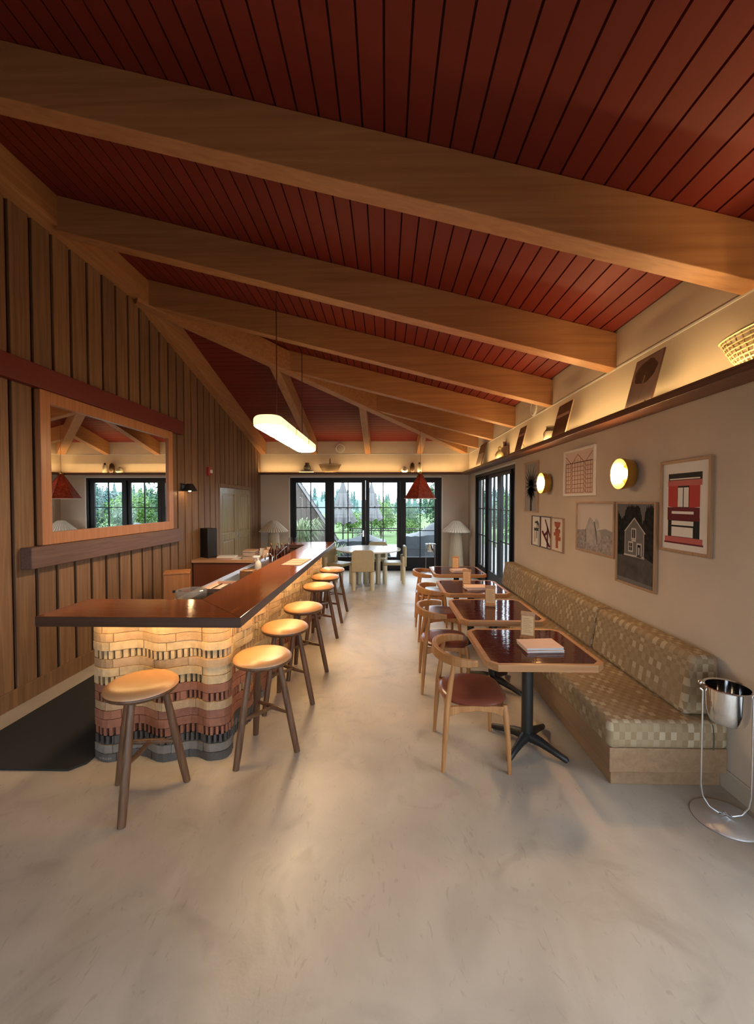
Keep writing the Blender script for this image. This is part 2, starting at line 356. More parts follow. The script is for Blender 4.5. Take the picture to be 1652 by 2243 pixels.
MB().prism([(YH+.1,zf(YH+.1)-RD),(YF,Z0-RD),(YF,Z0-.002),(YH+.1,zf(YH+.1)-.002)], XL, XL+.17, 'x').build('rafter', M_beamy, ceil, smooth=False, bevel=.004)
MB().box(XL, XL+.18, YB, YH+.16, 4.29, zs(XL+.18)-.002).build('ridge_beam', M_beamy, ceil, smooth=False, bevel=.004)
hw = .085/math.sqrt(2); hd = RD+.035
pa, pb = (XR,YF,Z0), (XL+.05,YH+.05,zs(XL+.05))
v = [(pa[0]-hw,pa[1]+hw-.12,pa[2]-hd),(pa[0]+hw-.12,pa[1]-hw,pa[2]-hd)]
hipv = [(pa[0]-.12-hw,pa[1]-.12+hw),(pa[0]-.12+hw,pa[1]-.12-hw),(pb[0]+hw,pb[1]-hw),(pb[0]-hw,pb[1]+hw)]
zz = [zs(pa[0]-.12)]*2+[zs(pb[0])]*2
MB().hexa([(p[0],p[1],z-hd) for p,z in zip(hipv,zz)]+[(p[0],p[1],z-.03) for p,z in zip(hipv,zz)]).build('hip_rafter', M_beamx, ceil, smooth=False, bevel=.004)

# ledge shelves high on the walls, lit from behind the front lip
def ledge(name, label, box, lip, led):
    o = MB().box(*box).build(name, M_ledge, bevel=.004); tag(o, label, 'shelf')
    MB().box(*lip).build('front_lip', M_ledge, o, bevel=.002)
    MB().add([(led[0],led[2],led[4]),(led[1],led[2],led[4]),(led[1],led[3],led[4]),(led[0],led[3],led[4])],[(0,1,2,3)]).build('led_strip', M_led, o, smooth=False)
ledge('wall_ledge', 'long dark wooden ledge above the framed pictures', (1.88,XR,-1.6,YF,2.43,2.468), (1.88,1.895,-1.6,YF-.2,2.468,2.482), (1.898,1.908,-1.6,YF-.22,2.469,2.476))
ledge('wall_ledge', 'dark wooden ledge over the far glazed doors', (XL+.03,1.878,YF-.2,YF,2.43,2.468), (XL+.03,1.878,YF-.2,YF-.185,2.468,2.482), (XL+.05,1.86,YF-.18,YF-.17,2.469,2.476))

# ------------------------------------------------------------------ glazed doors
def glazed(n, label, root_loc, rz, w, leaves, posts, handle=None, doorleaf=()):
    r = bpy.data.objects.new('door_%d' % n, None); COL.objects.link(r); r.location = root_loc; r.rotation_euler[2] = rz
    struct(r, label, 'glazed doors')
    f = MB(); f.box(0,.055,0,.13,0,DZ); f.box(w-.055,w,0,.13,0,DZ); f.box(.055,w-.055,0,.13,DZ-.065,DZ); f.box(.055,w-.055,0,.13,0,.02)
    for a,b_ in posts: f.box(a,b_,0,.13,.02,DZ-.065)
    f.build('frame', M_black, r, bevel=.004)
    for i,(a,b_,g0,g1) in enumerate(leaves):
        gz0, gz1 = .34, 2.235; z1 = DZ-.065; y0,y1 = .035,.095
        lf = MB(); lf.box(a,g0,y0,y1,.022,z1); lf.box(g1,b_,y0,y1,.022,z1); lf.box(g0,g1,y0,y1,.022,gz0); lf.box(g0,g1,y0,y1,gz1,z1)
        lf = lf.build('leaf', M_black, r, bevel=.004)
        hz = (.955,1.60) if i in doorleaf else (1.015,1.60)
        mid = (g0+g1)/2; mw = .011
        MB().box(mid-mw,mid+mw,y0+.01,y1-.01,gz0,gz1).build('muntin', M_black, lf, smooth=False)
        for z in hz: MB().box(g0,g1,y0+.012,y1-.012,z-mw,z+mw).build('muntin', M_black, lf, smooth=False)
        zz = (gz0,)+hz+(gz1,)
        for j in range(3):
            for (u0,u1) in ((g0,mid-mw),(mid+mw,g1)):
                MB().box(u0,u1,.062,.066,zz[j]+(mw if j else 0),zz[j+1]-(mw if j<2 else 0)).build('pane', M_glass, lf, smooth=False)
        if handle and i in doorleaf:
            hx = b_-.055 if handle == 'r' else a+.055
            s = -1 if handle == 'r' else 1
            hm = MB(); hm.box(hx-.018,hx+.018,y0-.008,y0,.86,1.02); hm.tube([(hx,y0-.002,.94),(hx,y0-.05,.94)],.009); hm.tube([(hx,y0-.048,.94),(hx+s*.12,y0-.048,.935)],[.010,.007])
            hm.build('handle', M_satin, lf)
            handle = 'l' if False else handle
    return r
o = 2.43
glazed(1,'black framed glazed doors in the far wall with four leaves',(-o,YF+.012,0),0,3.84,
  [(.057,.965,.147,.885),(1.03,1.915,1.116,1.82),(1.92,2.80,2.016,2.717),(2.865,3.783,2.947,3.668)],[(.967,1.028),(2.802,2.863)],'r',(1,))
glazed(2,'black framed glazed doors in the side wall past the bench',(XR+.135,6.66,0),R(90),2.94,
  [(.057,.26,.13,.20),(.33,1.09,.43,.98),(1.095,1.95,1.21,1.84),(2.02,2.88,2.14,2.76)],[(.262,.328),(1.952,2.018)],'l',(2,))
glazed(3,'black framed glazed doors behind the viewer',(-3.0,YB-.145,0),0,4.9,
  [(.057,1.22,.14,1.14),(1.28,2.44,1.36,2.36),(2.46,3.62,2.54,3.54),(3.68,4.84,3.76,4.76)],[(1.222,1.278),(3.622,3.678)])
glazed(4,'black framed glazed doors in the side wall beside the viewer',(XR+.135,-1.70,0),R(90),3.6,
  [(.057,1.19,.14,1.11),(1.24,2.36,1.32,2.28),(2.41,3.54,2.49,3.46)],[(1.192,1.238),(2.362,2.408)])
for (u,w_) in ((-2.43-.03,.03),(1.41,.03)):
    MB().box(u,u+w_,YF-.008,YF,0,DZ+.03).build('trim_casing', M_white, wf, smooth=False)
MB().box(-2.46,1.44,YF-.008,YF,DZ,DZ+.03).build('trim_casing', M_white, wf, smooth=False)
MB().box(XR-.008,XR,6.63,9.63,DZ,DZ+.03).build('trim_casing', M_white, wr, smooth=False)
# panelled wooden double door in the board wall
M_dwood = wood('pale_oak_door', (.22,.15,.072), (.36,.265,.140), 'z', .25, .8, .06)
d = bpy.data.objects.new('door_5', None); COL.objects.link(d); struct(d, 'pale wooden panelled double door in the board wall', 'door')
f = MB(); f.box(XL,XL+.035,DY0-.07,DY0,0,DZL+.07); f.box(XL,XL+.035,DY1,DY1+.07,0,DZL+.07); f.box(XL,XL+.035,DY0,DY1,DZL,DZL+.07); f.build('casing', M_board, d, bevel=.004)
my = (DY0+DY1)/2
for a,b_ in ((DY0+.004,my-.003),(my+.003,DY1-.004)):
    lf = MB().box(XL,XL+.010,a,b_,.01,DZL-.004).build('leaf', M_dwood, d, smooth=False)
    fr = MB()
    for q in ((a,a+.11,.01,DZL-.004),(b_-.11,b_,.01,DZL-.004),(a+.11,b_-.11,.01,.22),(a+.11,b_-.11,.98,1.12),(a+.11,b_-.11,1.90,DZL-.004)): fr.box(XL,XL+.026,q[0],q[1],q[2],q[3])
    fr.build('stile_and_rail', M_dwood, lf, smooth=False, bevel=.004)
    for z0,z1 in ((.25,.95),(1.15,1.87)): MB().box(XL,XL+.018,a+.15,b_-.15,z0,z1).build('raised_panel', M_dwood, lf, smooth=False, bevel=.006)
hm = MB(); hm.box(XL+.026,XL+.034,my+.035,my+.075,.95,1.13); hm.tube([(XL+.03,my+.055,1.04),(XL+.08,my+.055,1.04)],.009); hm.tube([(XL+.078,my+.055,1.04),(XL+.078,my+.17,1.035)],[.011,.008]); hm.build('handle', M_satin, d)

# ------------------------------------------------------------------ mirror and its timbers on the board wall
M_copperwood = wood('salmon_cedar_frame', (.40,.165,.070), (.52,.235,.105), 'z', .32, 1, .04)
M_redtimber = plain('deep_red_painted_timber', (.165,.018,.010), .55, noise=.08)
M_plum = wood('plum_grey_timber', (.125,.065,.050), (.18,.100,.078), 'y', .55, 1, .03)
xw = XL+.03
tag(MB().box(xw,xw+.075,1.2,6.27,2.772,2.975).build('timber_rail', M_redtimber, bevel=.006), 'deep red timber rail above the mirror', 'timber')
tag(MB().box(xw,xw+.10,3.49,6.12,1.160,1.350).build('timber_rail', M_plum, bevel=.006), 'plum grey timber sill below the mirror', 'timber')
mr = thing('mirror', 'wide mirror in a salmon wooden frame on the board wall', 'mirror', (xw,3.66,1.352))
ML, MH, FW_ = 2.31, 1.418, .115
f = MB()
for q in ((0,FW_,0,MH),(ML-FW_,ML,0,MH),(FW_,ML-FW_,0,FW_),(FW_,ML-FW_,MH-FW_,MH)): f.box(0,.055,q[0],q[1],q[2],q[3])
f.build('frame', M_copperwood, mr, bevel=.004)
M_mirror = plain('mirror_silver', (.93,.94,.93), .005, 1)
MB().box(.004,.030,FW_-.005,ML-FW_+.005,FW_-.005,MH-FW_+.005).build('mirror_glass', M_mirror, mr, smooth=False)
# small black wall light and red alarm on the boards
t = thing('wall_light', 'small black shaded wall light on the board wall', 'lamp', (xw,6.33,1.98))
MB().box(0,.02,-.045,.045,-.04,.06).build('back_plate', M_iron, t, bevel=.003)
MB().tube([(.015,0,.035),(.10,0,.035)],.008).build('arm', M_iron, t)
MB().lathe([(.045,.05),(.05,.048),(.115,-.065),(.110,-.065),(.046,.04)],20,(.125,0,0)).build('shade', M_iron, t)
MB().ball((.125,0,-.045),.028).build('bulb', M_spot, t)
t = thing('fire_alarm', 'red fire alarm strobe high on the board wall', 'alarm', (xw,7.28,2.29))
MB().box(0,.045,-.06,.06,-.075,.075).build('body', plain('alarm_red',(.35,.02,.015),.4), t, bevel=.006)
MB().box(.045,.075,-.03,.03,-.03,.03).build('lens', M_white, t, bevel=.008)
for nm,loc,lab,ax in (('wall_speaker',(-1.15,YF,3.10),'round white speaker grille high on the end wall',0),('wall_speaker',(XR,5.83,3.07),'round white speaker grille high above the picture wall',1)):
    t = thing(nm, lab, 'speaker', loc, R(-90) if ax else 0)
    k = MB().lathe([(.115,0),(.118,.014),(.10,.02),(.092,.012),(0.001,.016)],28); k.xf(Matrix.Rotation(R(90),4,'X')); k.build('ring', M_white, t)
    k = MB().lathe([(.09,.012),(.06,.021),(.001,.024)],24); k.xf(Matrix.Rotation(R(90),4,'X')); k.build('grille', M_wall, t)

# ------------------------------------------------------------------ the bar: wavy brick base
CH = .0578; NC = 17; BT = .985
def brickmat(name, c, var=.14):
    m,t,b = nt(name); tc=N(t,'ShaderNodeTexCoord'); n=N(t,'ShaderNodeTexNoise'); n.inputs['Scale'].default_value=22; n.inputs['Detail'].default_value=6
    vo=N(t,'ShaderNodeTexVoronoi'); vo.inputs['Scale'].default_value=55; t.links.new(tc.outputs['Object'],n.inputs['Vector']); t.links.new(tc.outputs['Object'],vo.inputs['Vector'])
    oi=N(t,'ShaderNodeObjectInfo'); r=N(t,'ShaderNodeMapRange'); r.inputs[3].default_value=1-var; r.inputs[4].default_value=1+var; t.links.new(oi.outputs['Random'],r.inputs[0])
    r2=N(t,'ShaderNodeMapRange'); r2.inputs[1].default_value=.3; r2.inputs[2].default_value=.7; r2.inputs[3].default_value=.86; r2.inputs[4].default_value=1.12; t.links.new(n.outputs['Fac'],r2.inputs[0])
    mm=N(t,'ShaderNodeMath',operation='MULTIPLY'); t.links.new(r.outputs[0],mm.inputs[0]); t.links.new(r2.outputs[0],mm.inputs[1])
    hs=N(t,'ShaderNodeHueSaturation'); hs.inputs['Color'].default_value=c4(c); t.links.new(mm.outputs[0],hs.inputs['Value'])
    sp=N(t,'ShaderNodeMath',operation='LESS_THAN'); sp.inputs[1].default_value=.13; t.links.new(vo.outputs['Distance'],sp.inputs[0])
    mx=N(t,'ShaderNodeMix',data_type='RGBA'); mx.inputs[7].default_value=(min(c[0]*1.5,.8),min(c[1]*1.55,.75),min(c[2]*1.6,.6),1); t.links.new(sp.outputs[0],mx.inputs['Factor']); t.links.new(hs.outputs[0],mx.inputs[6])
    t.links.new(mx.outputs[2],b.inputs['Base Color']); b.inputs['Roughness'].default_value=.75; b.inputs['Specular IOR Level'].default_value=.25
    bp=N(t,'ShaderNodeBump'); bp.inputs['Strength'].default_value=.35; bp.inputs['Distance'].default_value=.004; t.links.new(n.outputs['Fac'],bp.inputs['Height']); t.links.new(bp.outputs[0],b.inputs['Normal'])
    return m
BM = {'k': brickmat('charcoal_brick',(.075,.066,.060)), 'g': brickmat('grey_brick',(.16,.14,.12)), 't': brickmat('terracotta_brick',(.25,.100,.060)),
      's': brickmat('speckled_tan_brick',(.37,.235,.13)), 'c': brickmat('cream_brick',(.46,.32,.175)), 'o': brickmat('orange_brick',(.40,.17,.06))}
#           bottom ------------------------------------------------> top ; P = pierced course
COURSE = [('k',0),('g',0),('k',1),('t',1),('t',0),('t',0),('s',0),('t',1),('t',0),('c',1),('c',0),('s',0),('c',1),('c',0),('s',0),('s',0),('c',1)]
X0b, Yfb, Xsb, RC, Yeb = -1.985, 2.715, -1.075, .075, 6.93
L1 = (Xsb-RC)-X0b; LA = PI/2*RC; L2 = Yeb-(Yfb+RC); LT = L1+LA+L2
def path(s):                               # point and outward normal along the brick face
    if s < L1:
        p = (X0b+s, Yfb); n = (0,-1); o_ = .036*math.cos(2*PI*(s-.115)/.37)
        o_ *= min(1, (L1-s)/.08)
    elif s < L1+LA:
        a = (s-L1)/RC; n = (math.sin(a), -math.cos(a)); p = (Xsb-RC+RC*n[0], Yfb+RC+RC*n[1]); o_ = .0
    else:
        q = s-L1-LA; p = (Xsb, Yfb+RC+q); n = (1,0); o_ = .030*(math.cos(2*PI*q/.46)-1)*min(1,q/.1)
    return p, n, o_
def off(s, d):
    p,n,o_ = path(s); return (p[0]+n[0]*(o_+d), p[1]+n[1]*(o_+d))
def strip(m, s0, s1, z0, z1, d0, d1, step=.05):
    k = max(1, int(math.ceil((s1-s0)/step)))
    if s1 > L1-.05 and s0 < L1+LA+.05: k = max(k, int(math.ceil((s1-s0)/.025)))
    ss = [s0+(s1-s0)*i/k for i in range(k+1)]
    o_ = [off(s,d1) for s in ss]; i_ = [off(s,d0) for s in ss]
    vs_ = []
    for q in range(k+1): vs_ += [(i_[q][0],i_[q][1],z0),(o_[q][0],o_[q][1],z0),(o_[q][0],o_[q][1],z1),(i_[q][0],i_[q][1],z1)]
    fs = [(4*q+a, 4*q+(a+1)%4, 4*q+4+(a+1)%4, 4*q+4+a) for q in range(k) for a in range(4)]
    fs += [(3,2,1,0),(4*k,4*k+1,4*k+2,4*k+3)]
    m.add(vs_, fs)
bar = thing('bar_counter', 'curved bar front of stacked cream, terracotta and charcoal bricks', 'bar', (0,0,0))
core = MB(); core.box(X0b+.004,Xsb-.16,Yfb+.085,2.95,0,BT-.002); core.box(-1.32,Xsb-.16,2.95,6.90,0,BT-.002)
M_core = plain('bar_core_dark', (.06,.035,.02), .8); core.build('core', M_core, bar, smooth=False)
bricks = []
def colour_at(ci, s):
    if s < L1+LA+.15: return COURSE[ci][0]
    q = (s-L1-LA); sh = int(min(7, q*2.2)+rb.random()*1.2)     # the dark layers run out along the side
    c = COURSE[min(16, ci+sh)][0]
    if c == 'c' and rb.random() < .25: c = 's'
    if rb.random() < .03: c = 'o'
    return c
rb = random.Random(11)
for ci in range(NC):
    z0 = ci*CH+.0018; z1 = (ci+1)*CH-.0018
    if ci == NC-1: z1 = BT-.001
    s = 0.0; first = True
    while s < LT-.01:
        ln = rb.uniform(.16,.30) if s < L1 else rb.uniform(.22,.36)
        if first: ln = rb.uniform(.08,.24); first = False
        if s < L1 and s+ln > L1-.10: ln = L1+LA-s+.02 if s > L1-.22 else max(.06, L1-.09-s)
        e = min(LT, s+ln)
        if LT-e < .08: e = LT
        pierced = COURSE[ci][1]
        if s > L1+LA: pierced = rb.random() < .42
        elif pierced and rb.random() < .12: pierced = 0
        c = colour_at(ci, (s+e)/2)
        m = MB(); a, b_ = s+.0020, e-.0020
        j = rb.uniform(-.006,.006)
        if not pierced: strip(m, a, b_, z0, z1, -.085, j)
        else:
            strip(m, a, b_, z0, z1, -.085, -.055+j, .09)
            w = rb.uniform(.014,.024); g = rb.uniform(.014,.022) if s < L1+LA else rb.uniform(.018,.026); u = a
            wide = rb.uniform(.03,.05) if rb.random() < .6 else w
            first_t = True
            while u < b_-.004:
                tw = wide if first_t else w*rb.uniform(.8,1.3); first_t = False
                v1 = min(b_, u+tw); strip(m, u, v1, z0, z1, -.055+j-.001, j-rb.uniform(0,.006), .2); u = v1+g
        bricks.append((s, e, ci, c, m)); s = e
bricks.sort(key=lambda q: q[0])
rest = {}
for k,(s,e,ci,c,m) in enumerate(bricks):
    if k < 296: m.build('brick', BM[c], bar, smooth=False)
    else:
        rest.setdefault(c, MB()).add(m.v, m.f)
for c,m in rest.items(): tag(m.build('brick_courses', BM[c], bar, smooth=False), kind='stuff')
# faint maker's stamp on the lowest brick
mk = MB(); px_, pz = X0b+.055, .018
def mark(u0,u1,z0,z1):
    q = off(px_-X0b+u0,.0052); r_ = off(px_-X0b+u1,.0052); q2 = off(px_-X0b+u0,.0045); r2_ = off(px_-X0b+u1,.0045)
    mk.hexa([(q[0],q[1],z0),(r_[0],r_[1],z0),(r2_[0],r2_[1],z0),(q2[0],q2[1],z0),(q[0],q[1],z1),(r_[0],r_[1],z1),(r2_[0],r2_[1],z1),(q2[0],q2[1],z1)])
mark(0,.010,pz,pz+.010)
for i,u in enumerate((.022,.034,.046,.056,.068,.080)):
    mark(u,u+.002,pz,pz+.014); mark(u+.006,u+.008,pz+.002,pz+.014)
    if i%2: mark(u,u+.007,pz+.012,pz+.014)
    else: mark(u,u+.007,pz+.006,pz+.008)
mk.build('stamp', plain('stamp_grey',(.22,.20,.18),.8), bar, smooth=False)

# bar top: three mitred slabs
ZT, TH = 1.05, .063
XO, XI, YO, YI, YE = -.878, -1.318, 2.445, 2.905, 7.12
bt = thing('bar_countertop', 'long polished mahogany bar top with mitred corner', 'bar top', (0,0,0))
MB().prism([(-2.14,YO),(XO,YO),(XI,YI),(-2.14,YI)], ZT-TH, ZT).build('slab', M_bartopx, bt, smooth=False, bevel=.003)
MB().prism([(XO,YO+.0015),(XO,YE-.0015),(XI,YE-.44),(XI,YI+.0015)], ZT-TH, ZT).build('slab', M_bartop, bt, smooth=False, bevel=.003)
MB().prism([(XO-.001,YE),(-1.66,YE),(-1.66,YE-.44),(XI-.001,YE-.44)], ZT-TH, ZT).build('slab', M_bartopx, bt, smooth=False, bevel=.003)
for o_ in bt.children:
    o_.data.materials.append(M_baredge)
    for pl in o_.data.polygons:
        if abs(pl.normal.z) < .5: pl.material_index = 1
led = MB(); zl = ZT-TH-.0008
for a,b_,c_,d_ in ((X0b+.02,-.99,2.600,2.615),(-.985,-.970,2.600,6.98)): led.add([(a,c_,zl),(b_,c_,zl),(b_,d_,zl),(a,d_,zl)],[(0,1,2,3)])
led.build('led_strip', M_barled, bt, smooth=False)
tag(MB().box(-1.66,-1.50,YE-.42,YE-.02,0,ZT-TH-.001).build('bar_end_panel', M_core, smooth=False), 'dark end panel under the far return of the bar', 'panel')

# ------------------------------------------------------------------ bar stools
def make_stool():
    t = thing('bar_stool', '', 'stool', (0,0,0), 0, 'leather bar stools along the brick bar')
    MB().lathe([(.001,.700),(.10,.700),(.155,.697),(.182,.688),(.197,.674),(.199,.664),(.19,.660),(.001,.660)][::-1],36).build('seat_cushion', M_tanleather, t)
    MB().lathe([(.001,.628),(.165,.628),(.190,.640),(.1985,.654),(.197,.6605),(.001,.6605)],36).build('seat_base', M_walnut, t)
    foot = {}
    for a in (-90, 30, 150):
        d = Vector((math.cos(R(a)),math.sin(R(a)),0)); p0 = d*.115+Vector((0,0,.64)); p1 = d*.238
        MB().tube([p0, p0.lerp(p1,.35), p0.lerp(p1,.8), p1],[.0185,.023,.0235,.021],12).build('leg', M_walnut, t); foot[a] = (p0,p1)
    at = lambda a,z: foot[a][0].lerp(foot[a][1],(.64-z)/.64)
    p,q = at(30,.275), at(150,.275); mid = (p+q)/2
    MB().tube([p,p.lerp(q,.25),mid,p.lerp(q,.75),q],[.010,.015,.018,.015,.010],10).build('stretcher', M_walnut, t)
    p = at(-90,.30); MB().tube([p,p.lerp(mid,.5),mid],[.010,.016,.010],10).build('stretcher', M_walnut, t)
    return t
st = make_stool()
spots = [(-1.440,2.372,R(5),'leather bar stool standing alone at the short front end of the bar'),
 (-.858,2.825,R(-30),'leather bar stool nearest the bar corner on the long side'),
 (-.868,3.505,R(-32),'second leather bar stool along the long side of the bar'),
 (-.842,4.165,R(-28),'third leather bar stool along the long side of the bar'),
 (-.858,5.215,R(-31),'first of the three bar stools clustered at the far end of the bar'),
 (-.868,5.87,R(-29),'middle of the three bar stools clustered at the far end of the bar'),
 (-.850,6.50,R(-30),'farthest leather bar stool beside the round table')]
for i,(x,y,rz,lab) in enumerate(spots):
    if i == 0: st.location = (x,y,0); st.rotation_euler[2] = rz; st['label'] = lab
    else: copy_tree(st,(x,y,0),rz,lab)

# ------------------------------------------------------------------ behind the bar
tag(MB().prism([(-2.93,2.58),(-2.06,2.58),(-1.99,2.655),(-1.99,6.0),(-2.93,6.0)],.0005,.014).build('floor_mat', M_darkmat, bevel=.004), 'charcoal rubber floor mat behind the bar', 'mat')
wk = thing('bar_worktop', 'steel bar workbench behind the brick bar', 'worktop', (0,0,0))
MB().box(-1.90,-1.325,2.98,6.60,.82,.85).build('steel_top', plain('brushed_steel',(.55,.47,.43),.3,1), wk, bevel=.004)
MB().box(-1.88,-1.325,2.98,6.60,.10,.82).build('cabinet', M_core, wk, smooth=False)
b = MB().box(-1.84,-1.38,4.45,5.05,.851,.853); b.box(-1.90,-1.895,2.98,6.6,.85,.875); b.build('sink_rim', M_satin, wk, smooth=False)
bm = MB(); bm.box(0,.30,0,.62,0,.006)
for i in range(14): bm.box(.015,.285,.02+i*.043,.035+i*.043,.006,.014)
tag(bm.build('bar_mat', M_darkmat, loc=(-1.80,3.35,.8505)), 'black ribbed bar mat on the steel workbench', 'mat')
t = thing('tool_tray', 'pale tray of bar tools on the steel workbench', 'tray', (-1.82,4.0,.8505))
k = MB(); k.box(0,.34,0,.40,0,.008); k.box(0,.34,0,.008,.008,.04); k.box(0,.34,.392,.40,.008,.04); k.box(0,.008,.008,.392,.008,.04); k.box(.332,.34,.008,.392,.008,.04); k.build('tray', M_pink, t)
for i in range(3): MB().tube([(.06+i*.09,.05,.018),(.07+i*.09,.33,.018)],[.007,.011]).build('bar_tool', M_iron if i else M_chrome, t)
t = thing('napkin_box', 'small golden wooden napkin box on the workbench', 'box', (-1.66,4.62,.8535))
MB().box(0,.15,0,.13,0,.012).build('base', M_ash, t); k=MB(); k.box(0,.15,0,.012,.012,.11); k.box(0,.15,.118,.13,.012,.11); k.box(0,.012,.012,.118,.012,.11); k.box(.138,.15,.012,.118,.012,.11); k.build('side', M_ash, t, bevel=.002)
MB().box(.016,.134,.016,.114,.013,.095).build('napkins', M_paper, t)
# ribbed glass bowl
M_ribglass = glass('ribbed_glass', (.90,.88,.84), 1.6)
_t = M_ribglass.node_tree; _o = [q for q in _t.nodes if q.type == 'OUTPUT_MATERIAL'][0]; _s = _o.inputs[0].links[0].from_socket
_d = N(_t,'ShaderNodeBsdfDiffuse'); _d.inputs[0].default_value = (.85,.80,.72,1); _m = N(_t,'ShaderNodeMixShader'); _m.inputs[0].default_value = .16
_t.links.new(_s,_m.inputs[1]); _t.links.new(_d.outputs[0],_m.inputs[2]); _t.links.new(_m.outputs[0],_o.inputs[0])
t = thing('glass_bowl', 'ribbed clear glass bowl by the bar corner', 'bowl', (-1.535,3.20,.8505))
k = MB(); nr = 40; pr = [(.085,.004),(.10,.03),(.110,.10),(.112,.175),(.104,.175),(.102,.10),(.09,.035),(.07,.012)]
for i,(r_,z) in enumerate(pr):
    for q in range(nr*2):
        a = PI*q/nr; rr = r_*(1+.028*(1 if q%2 else -1)*(i<4)); k.v.append((rr*math.cos(a),rr*math.sin(a),z))
n_ = nr*2
for i in range(len(pr)-1): k.f += [(i*n_+q,i*n_+(q+1)%n_,(i+1)*n_+(q+1)%n_,(i+1)*n_+q) for q in range(n_)]
k.f += [tuple(range(n_))[::-1], tuple(range((len(pr)-1)*n_,len(pr)*n_))]
k.build('bowl', M_ribglass, t, smooth=False); t.scale = (1,1,1.16)
k = MB().lathe([(.105,.172),(.113,.176),(.105,.180)],40); k.f = k.f[:-2]; k.build('rim', M_ribglass, t)
# spray bottle
t = thing('spray_bottle', 'white trigger spray bottle behind the bar', 'bottle', (-1.62,5.16,.8505), R(20))
MB().lathe([(.001,0),(.040,0),(.042,.02),(.042,.11),(.03,.14),(.016,.16),(.016,.175),(.001,.175)],18).build('bottle', plain('milky_plastic',(.72,.66,.62),.4), t)
k = MB(); k.box(-.055,.03,-.014,.014,.190,.215); k.box(-.07,-.055,-.008,.008,.198,.210); k.lathe([(.018,.170),(.018,.192),(.001,.192)],12); k.box(-.035,-.025,-.007,.007,.145,.192); k.xf(Matrix.Rotation(R(0),4,'Z')); k.build('trigger_head', M_white, t, bevel=.003)
# tap
t = thing('bar_tap', 'curved chrome tap over the bar sink', 'tap', (-1.50,5.40,.8505))
pts = [(0,0,0),(0,0,.16)]+[(-.05+.05*math.cos(a),0,.16+.05*math.sin(a)) for a in [PI*i/8 for i in range(1,9)]]+[(-.10,0,.13)]
MB().tube(pts,[.014]*2+[.010]*9,10).build('spout', M_chrome, t); MB().tube([(0,.0,.07),(0,.07,.09)],[.007,.006]).build('lever', M_chrome, t); MB().lathe([(.026,0),(.026,.012),(.014,.02)],16).build('base', M_chrome, t)
t = thing('bar_gun', 'slim angled steel soda tap beside the far bar end', 'tap', (-1.50,6.05,.8505))
MB().tube([(-.12,0,.10),(0,.05,.22),(.02,.06,.235)],[.008,.009,.012]).build('pipe', M_chrome, t); MB().tube([(-.12,0,0),(-.12,0,.10)],.012).build('stem', M_chrome, t); MB().box(-.15,-.09,-.03,.03,0,.01).build('foot', M_iron, t)
# bottles and glasses by the bar's far return
M_amber = plain('dark_bottle_glass', (.05,.012,.008), .12); M_drink = glass('clear_glass',(.92,.90,.88),1.2)
bl = ['tall dark bottle leftmost in the cluster at the far bar end','dark bottle second from left in the far cluster','dark bottle third from left in the far cluster','dark bottle nearest the far bar return','dark bottle at the back of the far cluster']
for i,(x,y) in enumerate(((-1.80,6.42),(-1.72,6.50),(-1.64,6.44),(-1.56,6.52),(-1.68,6.30))):
    t = thing('bottle', bl[i], 'bottle', (x,y,.8505), 0, 'bottles at the far bar end')
    MB().lathe([(.001,0),(.034,0),(.036,.01),(.036,.13),(.030,.155),(.013,.18),(.012,.225),(.001,.225)],14).build('body', M_amber, t)
    MB().lathe([(.0145,.222),(.0145,.245),(.001,.247)],10).build('cap', M_chrome if i%2 else M_brass, t)
for i,(x,y,lab) in enumerate(((-1.58,6.80,'left clear tumbler on the far bar return'),(-1.49,6.84,'middle clear tumbler on the far bar return'),(-1.42,6.79,'right clear tumbler on the far bar return'))):
    k = MB().lathe([(.026,0),(.036,.10),(.033,.10),(.024,.008)],16); tag(k.build('tumbler', M_drink, loc=(x,y,ZT+.0005)), lab, 'glass', 'tumblers on the bar return')
# paper menu on the bar
M_sheet = plain('peach_menu_sheet',(.50,.30,.20),.8)
t = thing('paper_menu', 'striped peach paper menu lying on the bar top', 'menu', (-1.035,4.73,ZT+.0005), R(-3))
MB().box(-.115,.115,-.26,.26,0,.003).build('board', plain('menu_board',(.16,.07,.05),.6), t)
for i in range(3): MB().box(-.105,.105,-.235+i*.165,-.095+i*.165,.003,.0042).build('sheet', M_sheet, t)

# ------------------------------------------------------------------ back counter against the board wall
bc = thing('back_counter', 'low counter with terracotta front across the bar end', 'counter', (0,0,0))
CZ = .80
MB().box(XL+.035,-1.93,6.60,7.30,CZ-.045,CZ).build('counter_top', wood('oak_counter_top',(.40,.20,.10),(.55,.31,.17),'x',.35), bc, bevel=.004)
MB().box(XL+.055,-1.95,6.63,7.28,0,CZ-.045).build('front_panel', M_terra, bc, smooth=False)
t = thing('loudspeaker', 'black upright loudspeaker on the back counter', 'speaker', (-3.03,6.95,CZ+.0005), R(52))
MB().box(-.085,.085,-.13,.13,0,.50).build('cabinet', plain('black_vinyl',(.008,.009,.010),.4), t, bevel=.006)
k = MB(); M_baf = plain('blue_grey_baffle',(.05,.06,.075),.3); MB().box(.085,.090,-.12,.12,.01,.49).build('baffle', M_baf, t)
for z,r_ in ((.40,.035),(.31,.05),(.19,.07)):
    k = MB().lathe([(r_,0),(r_*.95,.010),(r_*.8,.004),(r_*.3,.0),(.001,.012)],20); k.xf(Matrix.Translation((.090,0,z)) @ Matrix.Rotation(R(90),4,'Y')); k.build('driver', M_satin if r_<.06 else M_iron, t)
tag(MB().box(-.15,.15,-.11,.11,0,.022).build('folded_paper', M_white, loc=(-2.71,6.96,CZ+.0005), rz=R(8), bevel=.003), 'thick white sketch pad beside the loudspeaker', 'pad')
